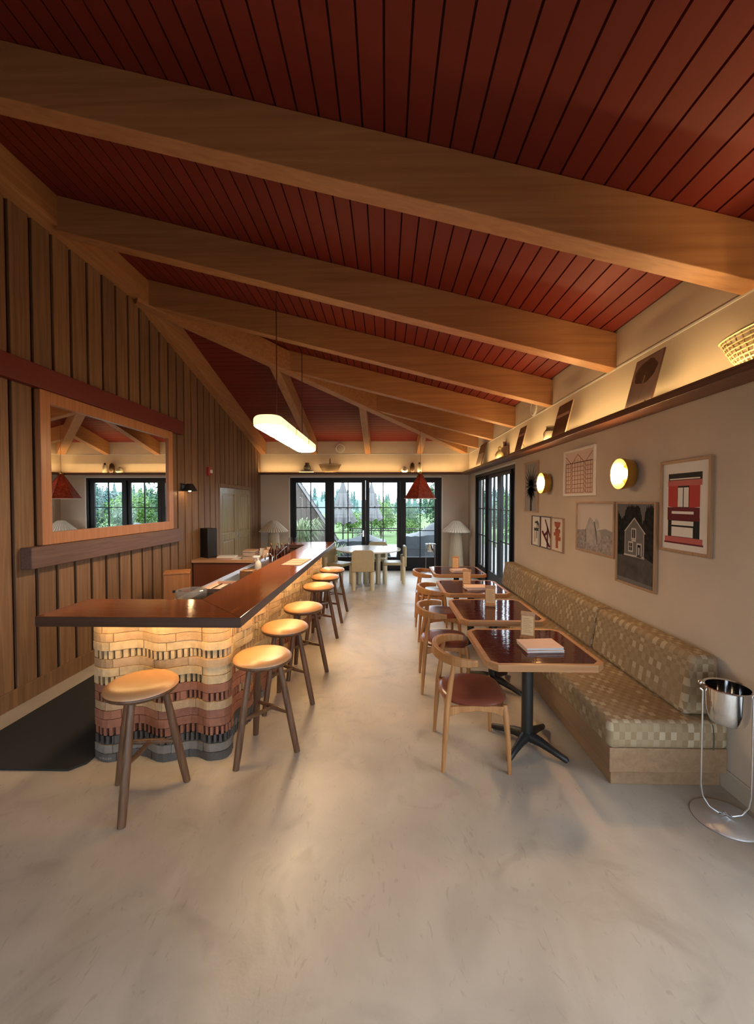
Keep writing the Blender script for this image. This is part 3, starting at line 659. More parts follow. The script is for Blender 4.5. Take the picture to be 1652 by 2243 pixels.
tag(MB().box(-.17,.0,-.16,.16,0,.004).build('paper_sheet', M_white, loc=(-2.37,6.83,CZ+.0005), rz=R(2)), 'large white paper sheet lying on the back counter', 'paper')
for i,(x,y,rz,lab) in enumerate(((-2.13,6.98,-20,'small white standing menu card left of the menu pile'),(-2.04,7.16,15,'small standing menu card behind the menu pile'),(-1.99,6.62+.12,-8,'peach standing menu card right of the menu pile'))):
    t = thing('table_card', lab, 'card', (x,y,CZ+.0005), R(rz), 'standing cards on the back counter')
    MB().box(-.05,.05,-.03,.03,0,.012).build('foot', M_ash, t); k = MB().box(-.055,.055,-.006,.006,.010,.16); k.xf(Matrix.Rotation(R(-12),4,'X')); k.build('board', M_ash, t)
    k = MB().box(-.045,.045,-.008,-.0062,.025,.15); k.xf(Matrix.Rotation(R(-12),4,'X')); k.build('card', M_white if i==0 else M_pink, t)
rm = random.Random(3)
M_mcov = plain('kraft_menu_cover',(.36,.19,.095),.6,var=.25)
nm = ['lowest','second lowest','third lowest','fourth lowest','fifth lowest','fourth from top','third from top','second from top','topmost']
for i in range(9):
    t = thing('menu_booklet', 'kraft menu booklet %s in the pile on the back counter' % nm[i], 'menu', (-2.245+rm.uniform(-.012,.012),6.80+rm.uniform(-.01,.01),CZ+.0005+i*.0165), R(rm.uniform(-7,7)), 'pile of menus on the back counter')
    MB().box(-.10,.10,-.14,.14,0,.0025).build('cover', M_mcov, t); MB().box(-.098,.096,-.137,.137,.0026,.0130).build('pages', M_paper, t); MB().box(-.10,.10,-.14,.14,.0131,.0158).build('cover', M_mcov, t)
# tall orange wooden cabinet box
t = thing('wooden_box', 'tall orange brown wooden box standing by the board wall', 'box', (-2.70,5.25,0), R(24))
M_obox = wood('orange_plywood',(.36,.135,.038),(.47,.195,.062),'z',.4,.8,.03)
MB().box(-.15,.15,-.14,.14,.02,.83).build('body', M_obox, t, bevel=.004); MB().box(-.155,.155,-.145,.145,.83,.85).build('lid', M_obox, t, bevel=.003)
MB().box(-.05,.05,-.1415,-.1403,.60,.63).build('hand_hole', M_black, t); MB().box(-.13,.13,-.12,.12,0,.02).build('foot', M_black, t)

# ------------------------------------------------------------------ cafe tables
def chamfer(w, d, c, ins=0):
    a, b_ = w/2-ins, d/2-ins; c = c-ins*.586
    return [(-a+c,-b_),(a-c,-b_),(a,-b_+c),(a,b_-c),(a-c,b_),(-a+c,b_),(-a,b_-c),(-a,-b_+c)]
def make_table(w, d):
    t = thing('cafe_table', '', 'table', (0,0,0), 0, 'cafe tables along the bench')
    o_, i_ = chamfer(w,d,.062), chamfer(w,d,.062,.034); z0,z1 = .685,.730
    m = MB(); vs_ = [(x,y,z) for z in (z0,z1) for x,y in o_]+[(x,y,z) for z in (z0,z1) for x,y in i_]
    fs = []
    for k in range(8):
        n_ = (k+1)%8; fs += [(k,n_,8+n_,8+k),(16+n_,16+k,24+k,24+n_),(8+k,8+n_,24+n_,24+k),(n_,k,16+k,16+n_)]
    m.add(vs_,fs).build('edge_band', M_ashx, t, smooth=False, bevel=.003)
    MB().prism(chamfer(w,d,.062,.0345),z0+.004,z1-.0005).build('top_panel', M_tabletop, t, smooth=False)
    MB().box(-.20,.20,-.03,.03,.665,.684).build('mounting_bar', M_iron, t); 
    MB().tube([(0,0,.05),(0,0,.675)],.040,20).build('column', M_iron, t)
    for sx,sy in ((1,1),(1,-1),(-1,1),(-1,-1)):
        e = Vector((sx*.19,sy*.205,0)); u = e.normalized()
        pts = [u*.02+Vector((0,0,.075)), u*.10+Vector((0,0,.068)), u*.20+Vector((0,0,.045)), e+Vector((0,0,.026)), e+u*.012+Vector((0,0,.016))]
        MB().tube(pts,[.040,.032,.024,.021,.012],10,.9).build('foot', M_iron, t)
    return t
tb = make_table(.745,.745)
TB = [(1.016,2.932,'cafe table nearest the viewer with a burgundy lacquered top'),(1.022,3.905,'second cafe table from the viewer along the bench'),
      (1.026,4.945,'third cafe table from the viewer along the bench'),(1.052,6.115,'farthest cafe table beside the side glazed doors')]
for i,(x,y,lab) in enumerate(TB):
    if i == 0: tb.location = (x,y,0); tb['label'] = lab
    else:
        c = copy_tree(tb,(x,y,0),0,lab)
        if i < 3: c.scale = (1,1.08,1)
# menu stands and menus on the tables
M_stand = wood('oak_stand',(.36,.17,.062),(.47,.245,.10),'z',.45,2,.05); M_card = plain('printed_card',(.62,.40,.20),.7); M_ink = plain('faint_print',(.36,.20,.09),.8)
def make_stand(loc, rz, lab):
    t = thing('menu_stand', lab, 'stand', loc, rz, 'wooden menu stands on the tables')
    k = MB(); k.box(-.050,.050,-.035,.030,0,.022); k.build('foot', M_stand, t, bevel=.004)
    T = Matrix.Translation((0,.0,.012)) @ Matrix.Rotation(R(-9),4,'X')
    MB().box(-.049,.049,-.008,.008,.008,.185).xf(T).build('board', M_stand, t, bevel=.003)
    MB().box(-.041,.041,-.0098,-.0082,.018,.155).xf(T).build('card', M_card, t)
    k = MB()
    for j in range(9): k.box(-.032,.032-(j%3)*.010,-.0104,-.0099,.036+j*.0122,.039+j*.0122)
    k.xf(T).build('print', M_ink, t, smooth=False)
    MB().box(-.051,.051,-.0125,.009,.160,.187).xf(T).build('clip', M_stand, t, bevel=.002)
ZTb = .7305
make_stand((1.055,3.055,ZTb), R(-24), 'wooden menu stand on the nearest cafe table')
make_stand((1.025,4.02,ZTb), R(-12), 'wooden menu stand on the second cafe table')
make_stand((.985,4.985,ZTb), R(-14), 'wooden menu stand on the third cafe table')
make_stand((1.055,6.20,ZTb), R(-10), 'wooden menu stand on the farthest cafe table')
M_pages = plain('grey_page_edges',(.50,.53,.55),.7)
def menu(loc, rz, lab, cov, th=.012):
    t = thing('folded_menu', lab, 'menu', loc, rz, 'folded menus on the cafe tables')
    MB().box(-.128,.128,-.095,.095,0,.0025).build('cover', cov, t)
    MB().box(-.122,.126,-.092,.092,.0026,th-.0030).build('pages', M_pages, t)
    k = MB().hexa([(-.128,-.095,th-.0029),(.128,-.095,th),(.128,.095,th),(-.128,.095,th-.0029),(-.128,-.095,th),(.128,-.095,th+.004),(.128,.095,th+.004),(-.128,.095,th)]); k.build('cover', cov, t)
menu((1.078,2.868,ZTb), R(3), 'lower pink folded menu on the nearest cafe table', M_pink, .011); menu((1.075,2.872,ZTb+.0155), R(3), 'upper pink folded menu on the nearest cafe table', M_pink, .013)
menu((1.06,4.83,ZTb), R(8), 'lower pink folded menu on the third cafe table', M_pink, .011); menu((1.055,4.84,ZTb+.0155), R(-4), 'upper pink folded menu on the third cafe table', M_pink, .011)
menu((1.08,6.02,ZTb), R(4), 'lower pink folded menu on the farthest cafe table', M_pink, .011); menu((1.09,6.03,ZTb+.0155), R(12), 'upper pink folded menu on the farthest cafe table', M_pink, .011)

# ------------------------------------------------------------------ elbow chairs
def make_chair():
    t = thing('elbow_chair', '', 'chair', (0,0,0), 0, 'wooden elbow chairs at the cafe tables')
    for s in (1,-1):
        MB().tube([(-.220,s*.238,0),(-.208,s*.232,.20),(-.192,s*.226,.42),(-.168,s*.224,.60),(-.150,s*.224,.715)],[.0115,.017,.0205,.017,.0125],12).build('leg', M_ash, t)
        MB().tube([(.205,s*.250,0),(.198,s*.240,.20),(.186,s*.222,.37),(.180,s*.214,.435)],[.0115,.017,.0205,.016],12).build('leg', M_ash, t)
        MB().ribbon([(-.19,s*.222,.393),(-.10,s*.222,.408),(0,s*.218,.413),(.10,s*.216,.408),(.18,s*.216,.393)],[.032,.021,.017,.021,.032],.011).build('side_rail', M_ash, t, bevel=.004)
    for x in (-.185,.175):
        MB().ribbon([(x,-.21,.393),(x,-.1,.408),(x,0,.413),(x,.1,.408),(x,.21,.393)],[.032,.021,.017,.021,.032],.011).build('cross_rail', M_ash, t, bevel=.004)
    pts = []; hw_ = []; ht = []
    for i in range(25):
        a = R(-106+212*i/24); y = .258*math.sin(a)/math.sin(R(90)); x = -.055-.195*math.cos(a)
        pts.append((x,y,.718+.010*math.cos(a))); q = abs(i-12)/12
        hw_.append(.040-.017*q if q<.85 else .026-.006*(q-.85)/.15); ht.append(.011+.004*(1-q))
    MB().ribbon(pts,hw_,ht).build('back_rail', M_ash, t, bevel=.007, seg=3)
    k = MB(); n_ = 36; vs_ = []
    prof = [(0.02,.472),(.55,.470),(.82,.466),(.95,.456),(1.0,.440),(.975,.424),(.85,.419),(.02,.419)]
    for r_,z in prof:
        for q in range(n_):
            a = 2*PI*q/n_; ca,sa = math.cos(a),math.sin(a)
            rr = .222*(1+.13*(abs(math.sin(2*a))**1.6)*(1 if ca>0 else .35)); x_ = rr*ca*r_; y_ = rr*sa*r_*1.04
            if r_ < .6: dz = -.006
            else: dz = 0
            vs_.append((x_,y_,z+dz))
    fs = [(i*n_+q,i*n_+(q+1)%n_,(i+1)*n_+(q+1)%n_,(i+1)*n_+q) for i in range(len(prof)-1) for q in range(n_)]+[tuple(range(n_))[::-1],tuple(range((len(prof)-1)*n_,len(prof)*n_))]
    k.add(vs_,fs).build('seat', M_oxleather, t)
    return t
ch = make_chair()
for i,(x,y,rz,lab) in enumerate(((.592,2.862,0,'wooden elbow chair with oxblood seat at the nearest cafe table'),(.560,3.93,R(-2),'wooden elbow chair at the second cafe table'),
        (.640,4.86,R(2),'wooden elbow chair at the third cafe table'),(.655,5.94,R(-3),'wooden elbow chair at the farthest cafe table'))):
    if i == 0: ch.location = (x,y,0); ch['label'] = lab
    else: copy_tree(ch,(x,y,0),rz,lab)

# ------------------------------------------------------------------ banquette
M_benchwood = wood('bench_oak',(.24,.145,.078),(.32,.20,.112),'y',.5,.7,.03)
bn = thing('banquette_bench', 'long banquette with woven check cushions along the picture wall', 'bench', (0,0,0))
MB().box(1.395,XR-.02,2.535,6.56,0,.092).build('plinth', M_benchwood, bn, bevel=.003)
MB().box(1.362,XR-.016,2.488,6.60,.105,.255).build('seat_box', M_benchwood, bn, bevel=.004)
M_pipe = plain('dark_piping',(.10,.085,.06),.8)
MB().box(1.43,XR-.03,2.60,6.56,.092,.105).build('painted_shadow_gap', M_black, bn, smooth=False)  # black strip painted in for the shade under the seat box
sc_ = MB().box(1.345,2.060,2.468,6.60,.256,.425).build('seat_cushion', M_weave, bn, bevel=.035, seg=4)
MB().tube([(1.965,2.466,.262),(1.965,2.464,.34),(1.962,2.470,.405),(1.962,2.50,.426)],.004,6).build('seam', M_pipe, sc_)
for (a,b_) in ((2.545,3.695),(3.715,5.125),(5.145,6.56)):
    k = MB().prism([(1.835,.427),(2.058,.427),(2.058,.80),(1.895,.80)],a,b_,'y')
    o_ = k.build('back_cushion', M_weave, bn, bevel=.035, seg=4)

# ------------------------------------------------------------------ wine bucket and stand
def bucket_set(loc, rz, lab1, lab2, s=1.0):
    t = thing('bucket_stand', lab1, 'stand', loc, rz, 'wine bucket stands')
    MB().lathe([(.001,0),(.155,0),(.157,.004),(.150,.010),(.03,.016),(.001,.017)],40).build('base_disc', M_brush, t)
    pts = [(-.108,0,.70),(-.108,0,.30)]+[(-.108+.086*(1-math.cos(a)),0,.12-.09*math.sin(a)) for a in [PI/2*i/6 for i in range(7)]]
    pts = [(-.108,0,.70),(-.108,0,.40),(-.108,0,.16),(-.10,0,.10),(-.07,0,.05),(-.03,0,.028),(.03,0,.028),(.07,0,.05),(.10,0,.10),(.108,0,.16),(.108,0,.40),(.108,0,.70)]
    MB().tube(pts,.0055,10).build('rod', M_satin, t)
    for y in (-.012,.012): MB().tube([(-.02,y,.014),(0,y*1.6,.030),(.02,y,.014)],.004,6).build('clip', M_satin, t)
    for sx in (-1,1): MB().tube([(sx*.108,0,.695),(sx*.122,0,.705)],.006,8).build('hook', M_satin, t)
    t = thing('wine_bucket', lab2, 'bucket', (loc[0],loc[1],0), rz, 'steel wine buckets')
    MB().lathe([(.001,.535),(.055,.535),(.080,.548),(.092,.575),(.099,.62),(.1015,.73),(.112,.736),(.114,.740),(.110,.743),(.099,.738),(.096,.62),(.088,.578),(.07,.555),(.001,.545)],44).build('bowl', M_chrome, t)
    for sx in (-1,1): MB().ball((sx*.120,0,.738),.013,12,8).build('knob', M_chrome, t)
bucket_set((1.872,2.262,0), R(-28), 'steel wine bucket stand with round base at the near end of the bench', 'polished steel wine bucket at the near end of the bench')
bucket_set((1.075,9.86,0), 0, 'steel wine bucket stand before the far glazed doors', 'polished steel wine bucket before the far glazed doors')

# ------------------------------------------------------------------ pictures on the right wall
M_frame = wood('oak_picture_frame',(.33,.19,.10),(.45,.28,.155),'z',.5,2,.1); M_frameW = plain('white_picture_frame',(.72,.66,.58),.5); M_frameD = plain('dark_picture_frame',(.06,.022,.016),.5)
def ink(n,c): return plain('print_'+n,c,.75,spec=.15)
K = dict(black=ink('black',(.022,.021,.020)), char=ink('charcoal',(.055,.052,.050)), grey=ink('grey',(.16,.15,.14)), mid=ink('mid_grey',(.30,.28,.26)), pale=ink('pale_grey',(.52,.48,.44)),
  white=ink('paper_white',(.74,.70,.64)), cream=ink('paper_cream',(.66,.58,.50)), red=ink('poster_red',(.46,.055,.052)), pink=ink('poster_rose',(.50,.13,.12)), wine=ink('poster_wine',(.13,.020,.028)), terra=ink('print_terracotta',(.38,.10,.045)), brownline=ink('print_sepia',(.30,.11,.055)), green=ink('print_dark_green',(.06,.058,.045)))
M_rockbg = plain('desert_print', (.30,.265,.24), .7, noise=.55, nscale=38)
M_rock = plain('rock_print', (.40,.36,.33), .7, noise=.25, nscale=14)
M_treebg = plain('night_tree_print', (.018,.0175,.017), .8, spec=.12, noise=.7, nscale=26)
M_ground = plain('night_ground_print', (.085,.077,.070), .8, spec=.12, noise=.3, nscale=9)
def picture(name, lab, y0, y1, z0, z1, fm, fw, layers, mat_in=0, bgm=None, group='framed pictures on the picture wall'):
    # u runs left to right as seen (towards the viewer), v runs up; both 0..1 inside the frame
    w, h = y1-y0, z1-z0
    t = thing(name, lab, 'picture', (XR,y1,z0), R(-90), group)
    f = MB()
    for q in ((0,fw,0,h),(w-fw,w,0,h),(fw,w-fw,0,fw),(fw,w-fw,h-fw,h)): f.box(q[0],q[1],-.026,-.001,q[2],q[3])
    f.build('frame', fm, t, bevel=.002)
    iw, ih = w-2*fw, h-2*fw
    MB().box(fw-.002,w-fw+.002,-.014,-.002,fw-.002,h-fw+.002).build('print', bgm or K['white'], t, smooth=False)
    for j,(pm,polys) in enumerate(layers):
        d0 = -.0142-j*.0004; ks = []
        for p in polys:
            if isinstance(p[0],(int,float)): u0,v0,u1,v1 = p; p = [(u0,v0),(u1,v0),(u1,v1),(u0,v1)]
            if len(polys) <= 9 or not ks: ks.append(MB())
            ks[-1].prism([(fw+iw*min(max(u,0),1), fw+ih*min(max(v_,0),1)) for u,v_ in p], d0-.0004, d0, 'y')
        for k in ks:
            o_ = k.build('printed_shape', pm, t, smooth=False)
            if len(polys) > 9: o_['kind'] = 'stuff'
    return t
def leafp(cx,cy,a,L,wd,asp=1.0):
    ca,sa = math.cos(a),math.sin(a); pts=[]
    for s,o_ in ((0,-wd),(.35*L,-wd*.9),(L,0),(.35*L,wd*.9),(0,wd)): pts.append((cx+(s*ca-o_*sa)*asp, cy+s*sa+o_*ca))
    return pts
rp = random.Random(5)
al = [leafp(.50,.53,R(a),rp.uniform(.34,.48),.036,1.35) for a in range(-20,201,17)]
al2 = [leafp(.50,.46,R(a),rp.uniform(.20,.36),.040,1.35) for a in range(185,356,15)]+[leafp(.5,.5,R(a),.30,.035,1.35) for a in (200,220,240,300,320,340)]
picture('framed_picture','framed print of a dark spiky aloe plant on grey',5.62,6.16,1.603,2.316,M_frame,.018,[(K['char'],al),(K['black'],al2+[(.44,0,.56,.4)])],bgm=K['mid'])
picture('framed_picture','small print of a green side chair, left of three',5.515,5.828,1.148,1.558,M_frameD,.009,[(K['green'],[(.22,.50,.80,.60),(.30,.10,.36,.52),(.52,.24,.60,.52),(.74,.02,.80,.60),[(.78,.58),(.86,.58),(.84,.76),(.66,.86),(.34,.82),(.30,.76),(.62,.76),(.74,.68)],(.56,.58,.64,.76)])],group='three narrow prints')
picture('framed_picture','small print of crossed dark wooden forms, middle of three',5.160,5.510,1.148,1.560,M_frameD,.012,[(K['wine'],[[(.36,.93),(.48,.93),(.80,.60),(.98,.40),(.98,.24),(.66,.60)],[(.06,.50),(.20,.56),(.62,.26),(.96,.06),(.80,.02),(.52,.20)],[(.60,.70),(.74,.66),(.72,.0),(.58,.0)],[(.30,.42),(.64,.58),(.64,.46),(.40,.36)]])],group='three narrow prints')
picture('framed_picture','small print of stacked terracotta shapes, right of three',4.812,5.152,1.148,1.556,M_frame,.011,[(K['terra'],[[(.22,.90),(.78,.90),(.74,.78),(.60,.70),(.40,.70),(.26,.78)],(.36,.08,.58,.32),(.34,.32,.66,.46),(.62,.32,.80,.44),(.18,.46,.70,.56),(.30,.56,.76,.68),(.42,.66,.58,.72)])],bgm=K['cream'],group='three narrow prints')
ln = []
def line(u0,v0,u1,v1,wd=.006):
    dx,dy = u1-u0,v1-v0; L = math.hypot(dx,dy); nx,ny = -dy/L*wd,dx/L*wd
    ln.append([(u0-nx,v0-ny),(u1-nx,v1-ny),(u1+nx,v1+ny),(u0+nx,v0+ny)])
for v_ in np.linspace(.03,.73,8): line(.04,v_,.22,v_); line(.27,v_,.68,v_); line(.74,v_,.96,v_)
for u in (.04,.13,.22,.27,.37,.47,.57,.68,.74,.81,.89,.96): line(u,.03,u,.73)
line(.04,.73,.96,.73,.008)
for u0,v0,u1,v1 in ((.04,.90,.22,.73),(.27,.73,.47,.92),(.47,.92,.68,.73),(.74,.73,.96,.93)): line(u0,v0,u1,v1,.008)
for u in (.37,.47,.57): line(u,.73,u,.82)
for j in range(7): line(.22,.03+j*.1,.27,.13+j*.1,.005); line(.74,.03+j*.1,.68,.13+j*.1,.005)
picture('framed_picture','white framed line drawing of a gabled glasshouse facade',4.105,4.807,1.812,2.320,M_frameW,.024,[(K['pink'],[]) if False else (K['brownline'],ln)],bgm=plain('blush_paper',(.62,.46,.38),.7))
picture('framed_picture','sepia framed photograph of tall standing rocks in scrubland',3.742,4.483,1.235,1.750,M_frame,.020,[(M_rockbg,[(0,0,1,.42)]),(K['mid'],[[(0,.40),(.2,.44),(.5,.43),(.8,.50),(1,.45),(1,.38),(0,.38)]]),(M_rock,[[(.26,.18),(.25,.45),(.34,.66),(.38,.72),(.46,.66),(.54,.40),(.60,.16),(.50,.10)],[(.50,.62),(.55,.70),(.62,.64),(.65,.50),(.56,.46)],[(.56,.47),(.68,.42),(.68,.22),(.58,.16)]]),(K['grey'],[[(.485,.63),(.52,.62),(.575,.42),(.60,.16),(.58,.16),(.54,.40)],[(.25,.45),(.27,.45),(.285,.17),(.26,.18)]])],bgm=plain('sepia_sky_print',(.60,.52,.46),.7))
tl = [(0,.25),(1,.25)]
for i in range(46):
    u = 1-i/45; base_ = .98-.10*math.exp(-((u-.70)/.06)**2)*2.0-.16*math.exp(-((u-.12)/.12)**2)
    tl.append((u, max(.6,min(1,base_+(.035 if i%2 else -.035)*rp.random()))))
hs_ = [[(.22,.36),(.74,.33),(.74,.66),(.48,.82),(.22,.66)]]
wf_ = [(.40,.56,.53,.70),(.32,.40,.45,.53),(.55,.35,.68,.52)]
picture('framed_picture','dark framed photograph of a small gabled house among trees',3.172,3.712,1.043,1.748,M_frame,.018,[(M_treebg,[tl]),(M_ground,[[(0,.06),(1,.04),(1,.30),(.76,.36),(0,.34)]]),(K['grey'],hs_),(K['pale'],[[(.20,.655),(.48,.835),(.48,.815),(.22,.645)],[(.48,.835),(.78,.645),(.755,.64),(.48,.815)],(.215,.36,.228,.66),(.728,.335,.742,.66)]+[(.20,.345,.75,.365)]+wf_+[(.41,.535,.53,.555)]),(K['black'],[(a+.022,b_+.018,c_-.022,d_-.018) for a,b_,c_,d_ in wf_]),(K['pale'],[(.46,.58,.47,.68),(.375,.42,.385,.51),(.345,.462,.425,.468),(.595,.38,.632,.47)])],bgm=K['grey'])
picture('framed_picture','framed red, pink and black abstract house front poster',2.646,3.124,1.390,2.043,M_frame,.020,[
 (K['black'],[(.13,.80,.86,.88),(.34,.44,.64,.76),(.13,.13,.82,.38)]),
 (K['red'],[[(.13,.50),(.36,.48),(.34,.60),(.35,.74),(.13,.74)],[(.60,.48),(.82,.50),(.82,.74),(.60,.74)],]),
 (K['pink'],[(.12,.735,.86,.80),(.06,.085,.88,.150)]),
 (K['wine'],[(.12,.34,.82,.49),(.05,.070,.90,.088)]),
 (K['white'],[(.355,.495,.465,.715),(.485,.495,.59,.715),(.22,.155,.69,.265),(.22,.285,.70,.335),(.22,.415,.70,.445),(.16,.808,.82,.822)])],bgm=K['white'])
# ------------------------------------------------------------------ brass sconces
for y,lab in ((3.52,'round brass wall sconce with glowing globe between the rock photograph and red poster'),(5.27,'round brass wall sconce with glowing globe beside the aloe print')):
    t = thing('wall_sconce', lab, 'sconce', (XR,y,1.985), R(-90), 'brass wall sconces')
    rx = Matrix.Rotation(R(90),4,'X')
    k = MB().lathe([(.075,.001),(.080,.006),(.118,.020),(.130,.085),(.131,.112),(.127,.112),(.124,.085),(.10,.030),(.001,.026)],40); k.xf(rx).build('dish', M_brass, t)
    k = MB().lathe([(.022,.026),(.022,.045),(.001,.046)],16); k.xf(rx).build('socket', M_brass, t)
    MB().ball((0,-.098,0),.056,20,14).build('globe', M_bulb, t)

# ------------------------------------------------------------------ things on the ledges
ZLd = 2.4685
M_photo = plain('photo_plate',(.24,.17,.14),.35,noise=.25,nscale=7)
def easel_plate(y0, y1, h, lab, shapes, edge, m=None, x=1.915, lean=14, rz=0):
    w = y1-y0
    t = thing('display_easel', 'thin wire easel under the %s' % lab, 'easel', (x,(y0+y1)/2,ZLd), R(-90)+rz, 'wire easels on the ledge')
    for s in (-1,1):
        MB().tube([(s*w*.32,-.014,.030),(s*w*.32,-.016,.012),(s*w*.32,.012,.012),(s*w*.32,.012+.16*math.tan(R(lean)),.17)],.0028,6).build('prong', M_iron, t)
        MB().tube([(s*w*.32,-.010,.012),(s*w*.32,-.012,.0)],.0028,6).build('foot', M_iron, t)
    MB().tube([(-w*.32,.012,.012),(w*.32,.012,.012)],.0028,6).build('crossbar', M_iron, t)
    MB().tube([(0,.012+.16*math.tan(R(lean)),.17),(0,.118,.002)],.0028,6).build('back_leg', M_iron, t)
    MB().tube([(-w*.32,.012+.16*math.tan(R(lean)),.17),(w*.32,.012+.16*math.tan(R(lean)),.17)],.0028,6).build('top_bar', M_iron, t)
    p = thing('display_plate', lab, 'picture', (x,(y0+y1)/2,ZLd+.016), R(-90)+rz, 'plates displayed on the ledge')
    T = Matrix.Translation((0,-.003,0)) @ Matrix.Rotation(R(-lean),4,'X')
    MB().box(-w/2,w/2,-.004,.006,0,h).xf(T).build('panel', edge, p)
    MB().box(-w/2+.006,w/2-.006,-.0048,-.0038,.006,h-.006).xf(T).build('print', m or M_photo, p, smooth=False)
    for j,(pm,polys) in enumerate(shapes):
        k = MB()
        for q in polys: k.prism([(-w/2+w*u,h*v_) for u,v_ in q],-.0054-j*.0004,-.0049-j*.0003,'y')
        k.xf(T).build('printed_shape', pm, p, smooth=False)
tree = [[(.5+.40*math.cos(a)*(1+.06*math.sin(7*a)),.67+.24*math.sin(a)*(1+.06*math.cos(5*a))) for a in [2*PI*i/26 for i in range(26)]]]
M_sepiaD = plain('sepia_dark_print',(.10,.062,.045),.5,noise=.35,nscale=20); M_sepiaL = plain('sepia_light_print',(.36,.26,.20),.4,noise=.1,nscale=4)
easel_plate(3.015,3.345,.385,'large sepia plate of a round tree on the ledge',[(M_sepiaD,tree),(M_sepiaL,[[(.47,.10),(.53,.10),(.53,.60),(.48,.60)]])],M_frameD,plain('sepia_mid_print',(.36,.28,.235),.35,noise=.12,nscale=5))
M_tan = plain('pale_band_print',(.50,.34,.24),.5); M_dk = plain('dark_brown_plate',(.085,.035,.024),.4,noise=.2)
easel_plate(4.44,4.80,.37,'dark plate with a pale band beside the grey jar',[(M_tan,[[(.06,.58),(.94,.58),(.94,.68),(.06,.68)]]),(M_sepiaD,[[(.45,.70),(.55,.70),(.52,.90)]])],M_tan,M_dk)
easel_plate(5.86,6.16,.36,'narrow dark plate with a pale band between pot and jar',[(M_tan,[[(.06,.60),(.94,.60),(.94,.70),(.06,.70)]])],M_tan,M_dk)
t = thing('leaning_board', 'tall sepia board leaning at the far end of the ledge', 'picture', (1.93,8.66,ZLd), R(-90))
T = Matrix.Rotation(R(-14),4,'X'); MB().box(-.25,.25,-.008,.008,.002,.50).xf(T).build('panel', M_frameD, t)
MB().box(-.235,.235,-.009,-.0079,.01,.30).xf(T).build('print', M_sepiaL, t); MB().box(-.235,.235,-.009,-.0079,.32,.49).xf(T).build('print', M_dk, t)
t = thing('storage_jar', 'squat pale stoneware jar with a brown neck on the ledge', 'jar', (1.985,5.02,ZLd))
MB().lathe([(.001,0),(.075,0),(.080,.02),(.080,.10),(.072,.125),(.001,.125)],26).build('body', plain('pale_stoneware',(.50,.43,.32),.6,noise=.15), t)
MB().lathe([(.072,.1255),(.05,.155),(.046,.175),(.054,.185),(.050,.19),(.001,.188)],26).build('neck', plain('brown_glaze',(.17,.115,.07),.4), t)
t = thing('round_vase', 'round cream vase with a narrow neck before a dark panel', 'vase', (1.955,7.10,ZLd))
MB().lathe([(.001,0),(.04,0),(.072,.045),(.078,.085),(.06,.13),(.03,.155),(.026,.18),(.034,.20),(.022,.215),(.02,.235),(.001,.235)],24).build('body', plain('cream_glaze',(.52,.40,.20),.35), t)
t = thing('carved_panel', 'dark square wooden panel with a short handle on the ledge', 'panel', (2.055,7.16,ZLd), R(-90))
MB().box(-.20,.20,-.010,.010,0,.235).build('board', M_dk, t, bevel=.003); MB().lathe([(.03,.235),(.022,.27),(.035,.315),(.001,.315)],12).build('handle', M_dk, t)
# woven baskets
M_wick = plain('wicker',(.56,.42,.22),.6,var=.1); M_wickd = plain('dark_wicker',(.16,.095,.045),.65)
def basket(lab, loc, rx, ry, h, m, handle=0, base=.55, rz=0):
    t = thing('wicker_basket', lab, 'basket', loc, rz)
    f_ = lambda v_: base+(1-base)*(v_**.7)
    MB().lathe([(.001,.002),(base*.98,.002),(base*.98,.010),(.001,.010)],28,sx=rx,sy=ry).build('base', m, t)
    wv = MB(); nr_ = 7
    for i in range(nr_):
        v_ = (i+.5)/nr_; q = f_(v_); n2 = 40
        pts = [(rx*q*math.cos(2*PI*k_/n2)*(1+.012*(-1)**(k_+i)), ry*q*math.sin(2*PI*k_/n2)*(1+.012*(-1)**(k_+i)), .012+v_*(h-.02)) for k_ in range(n2+1)]
        wv.tube(pts,.0042 if i>0 else .007,5)
    tag(wv.build('weave', m, t), kind=None)
    stv = MB()
    for k_ in range(38):
        a = 2*PI*k_/38; stv.tube([(rx*f_(v_)*math.cos(a),ry*f_(v_)*math.sin(a),.008+v_*(h-.012)) for v_ in (0,.15,.4,.7,1)],.0036,5)
    stv.build('stakes', m, t)
    n2 = 40; MB().tube([(rx*1.02*math.cos(2*PI*k_/n2),ry*1.02*math.sin(2*PI*k_/n2),h) for k_ in range(n2+1)],.008,6).build('rim', m, t)
    if handle:
        MB().tube([(rx*1.0*math.cos(a)*0+0,ry*math.cos(a),h*.9+handle*math.sin(a)) for a in [PI*i/14 for i in range(15)]],.009,7,.8).build('handle', m, t)
basket('pale open weave wicker basket at the near end of the ledge',(1.985,2.155,ZLd),.088,.33,.20,M_wick)
basket('dark brown wicker basket with a hoop handle on the far ledge',(-1.395,10.30,ZLd),.275,.085,.21,M_wickd,.17)
for i,(w_,d_,z,lab,mm) in enumerate(((.36,.15,0,'lower flat book under the dark vase on the far ledge',M_paper),(.28,.14,.032,'upper dark book under the vase on the far ledge',M_dk))):
    t = thing('book', lab, 'book', (-1.98,10.30,ZLd+z), 0, 'books on the far ledge')
    MB().box(-w_/2,w_/2,-d_/2,d_/2,0,.004).build('cover', mm, t); MB().box(-w_/2+.004,w_/2-.003,-d_/2+.004,d_/2-.003,.0041,.0265).build('pages', M_paper, t); MB().box(-w_/2,w_/2,-d_/2,d_/2,.0266,.031).build('cover', mm, t)
t = thing('dark_vase', 'dark round vase standing on books on the far ledge', 'vase', (-1.97,10.30,ZLd+.0635))
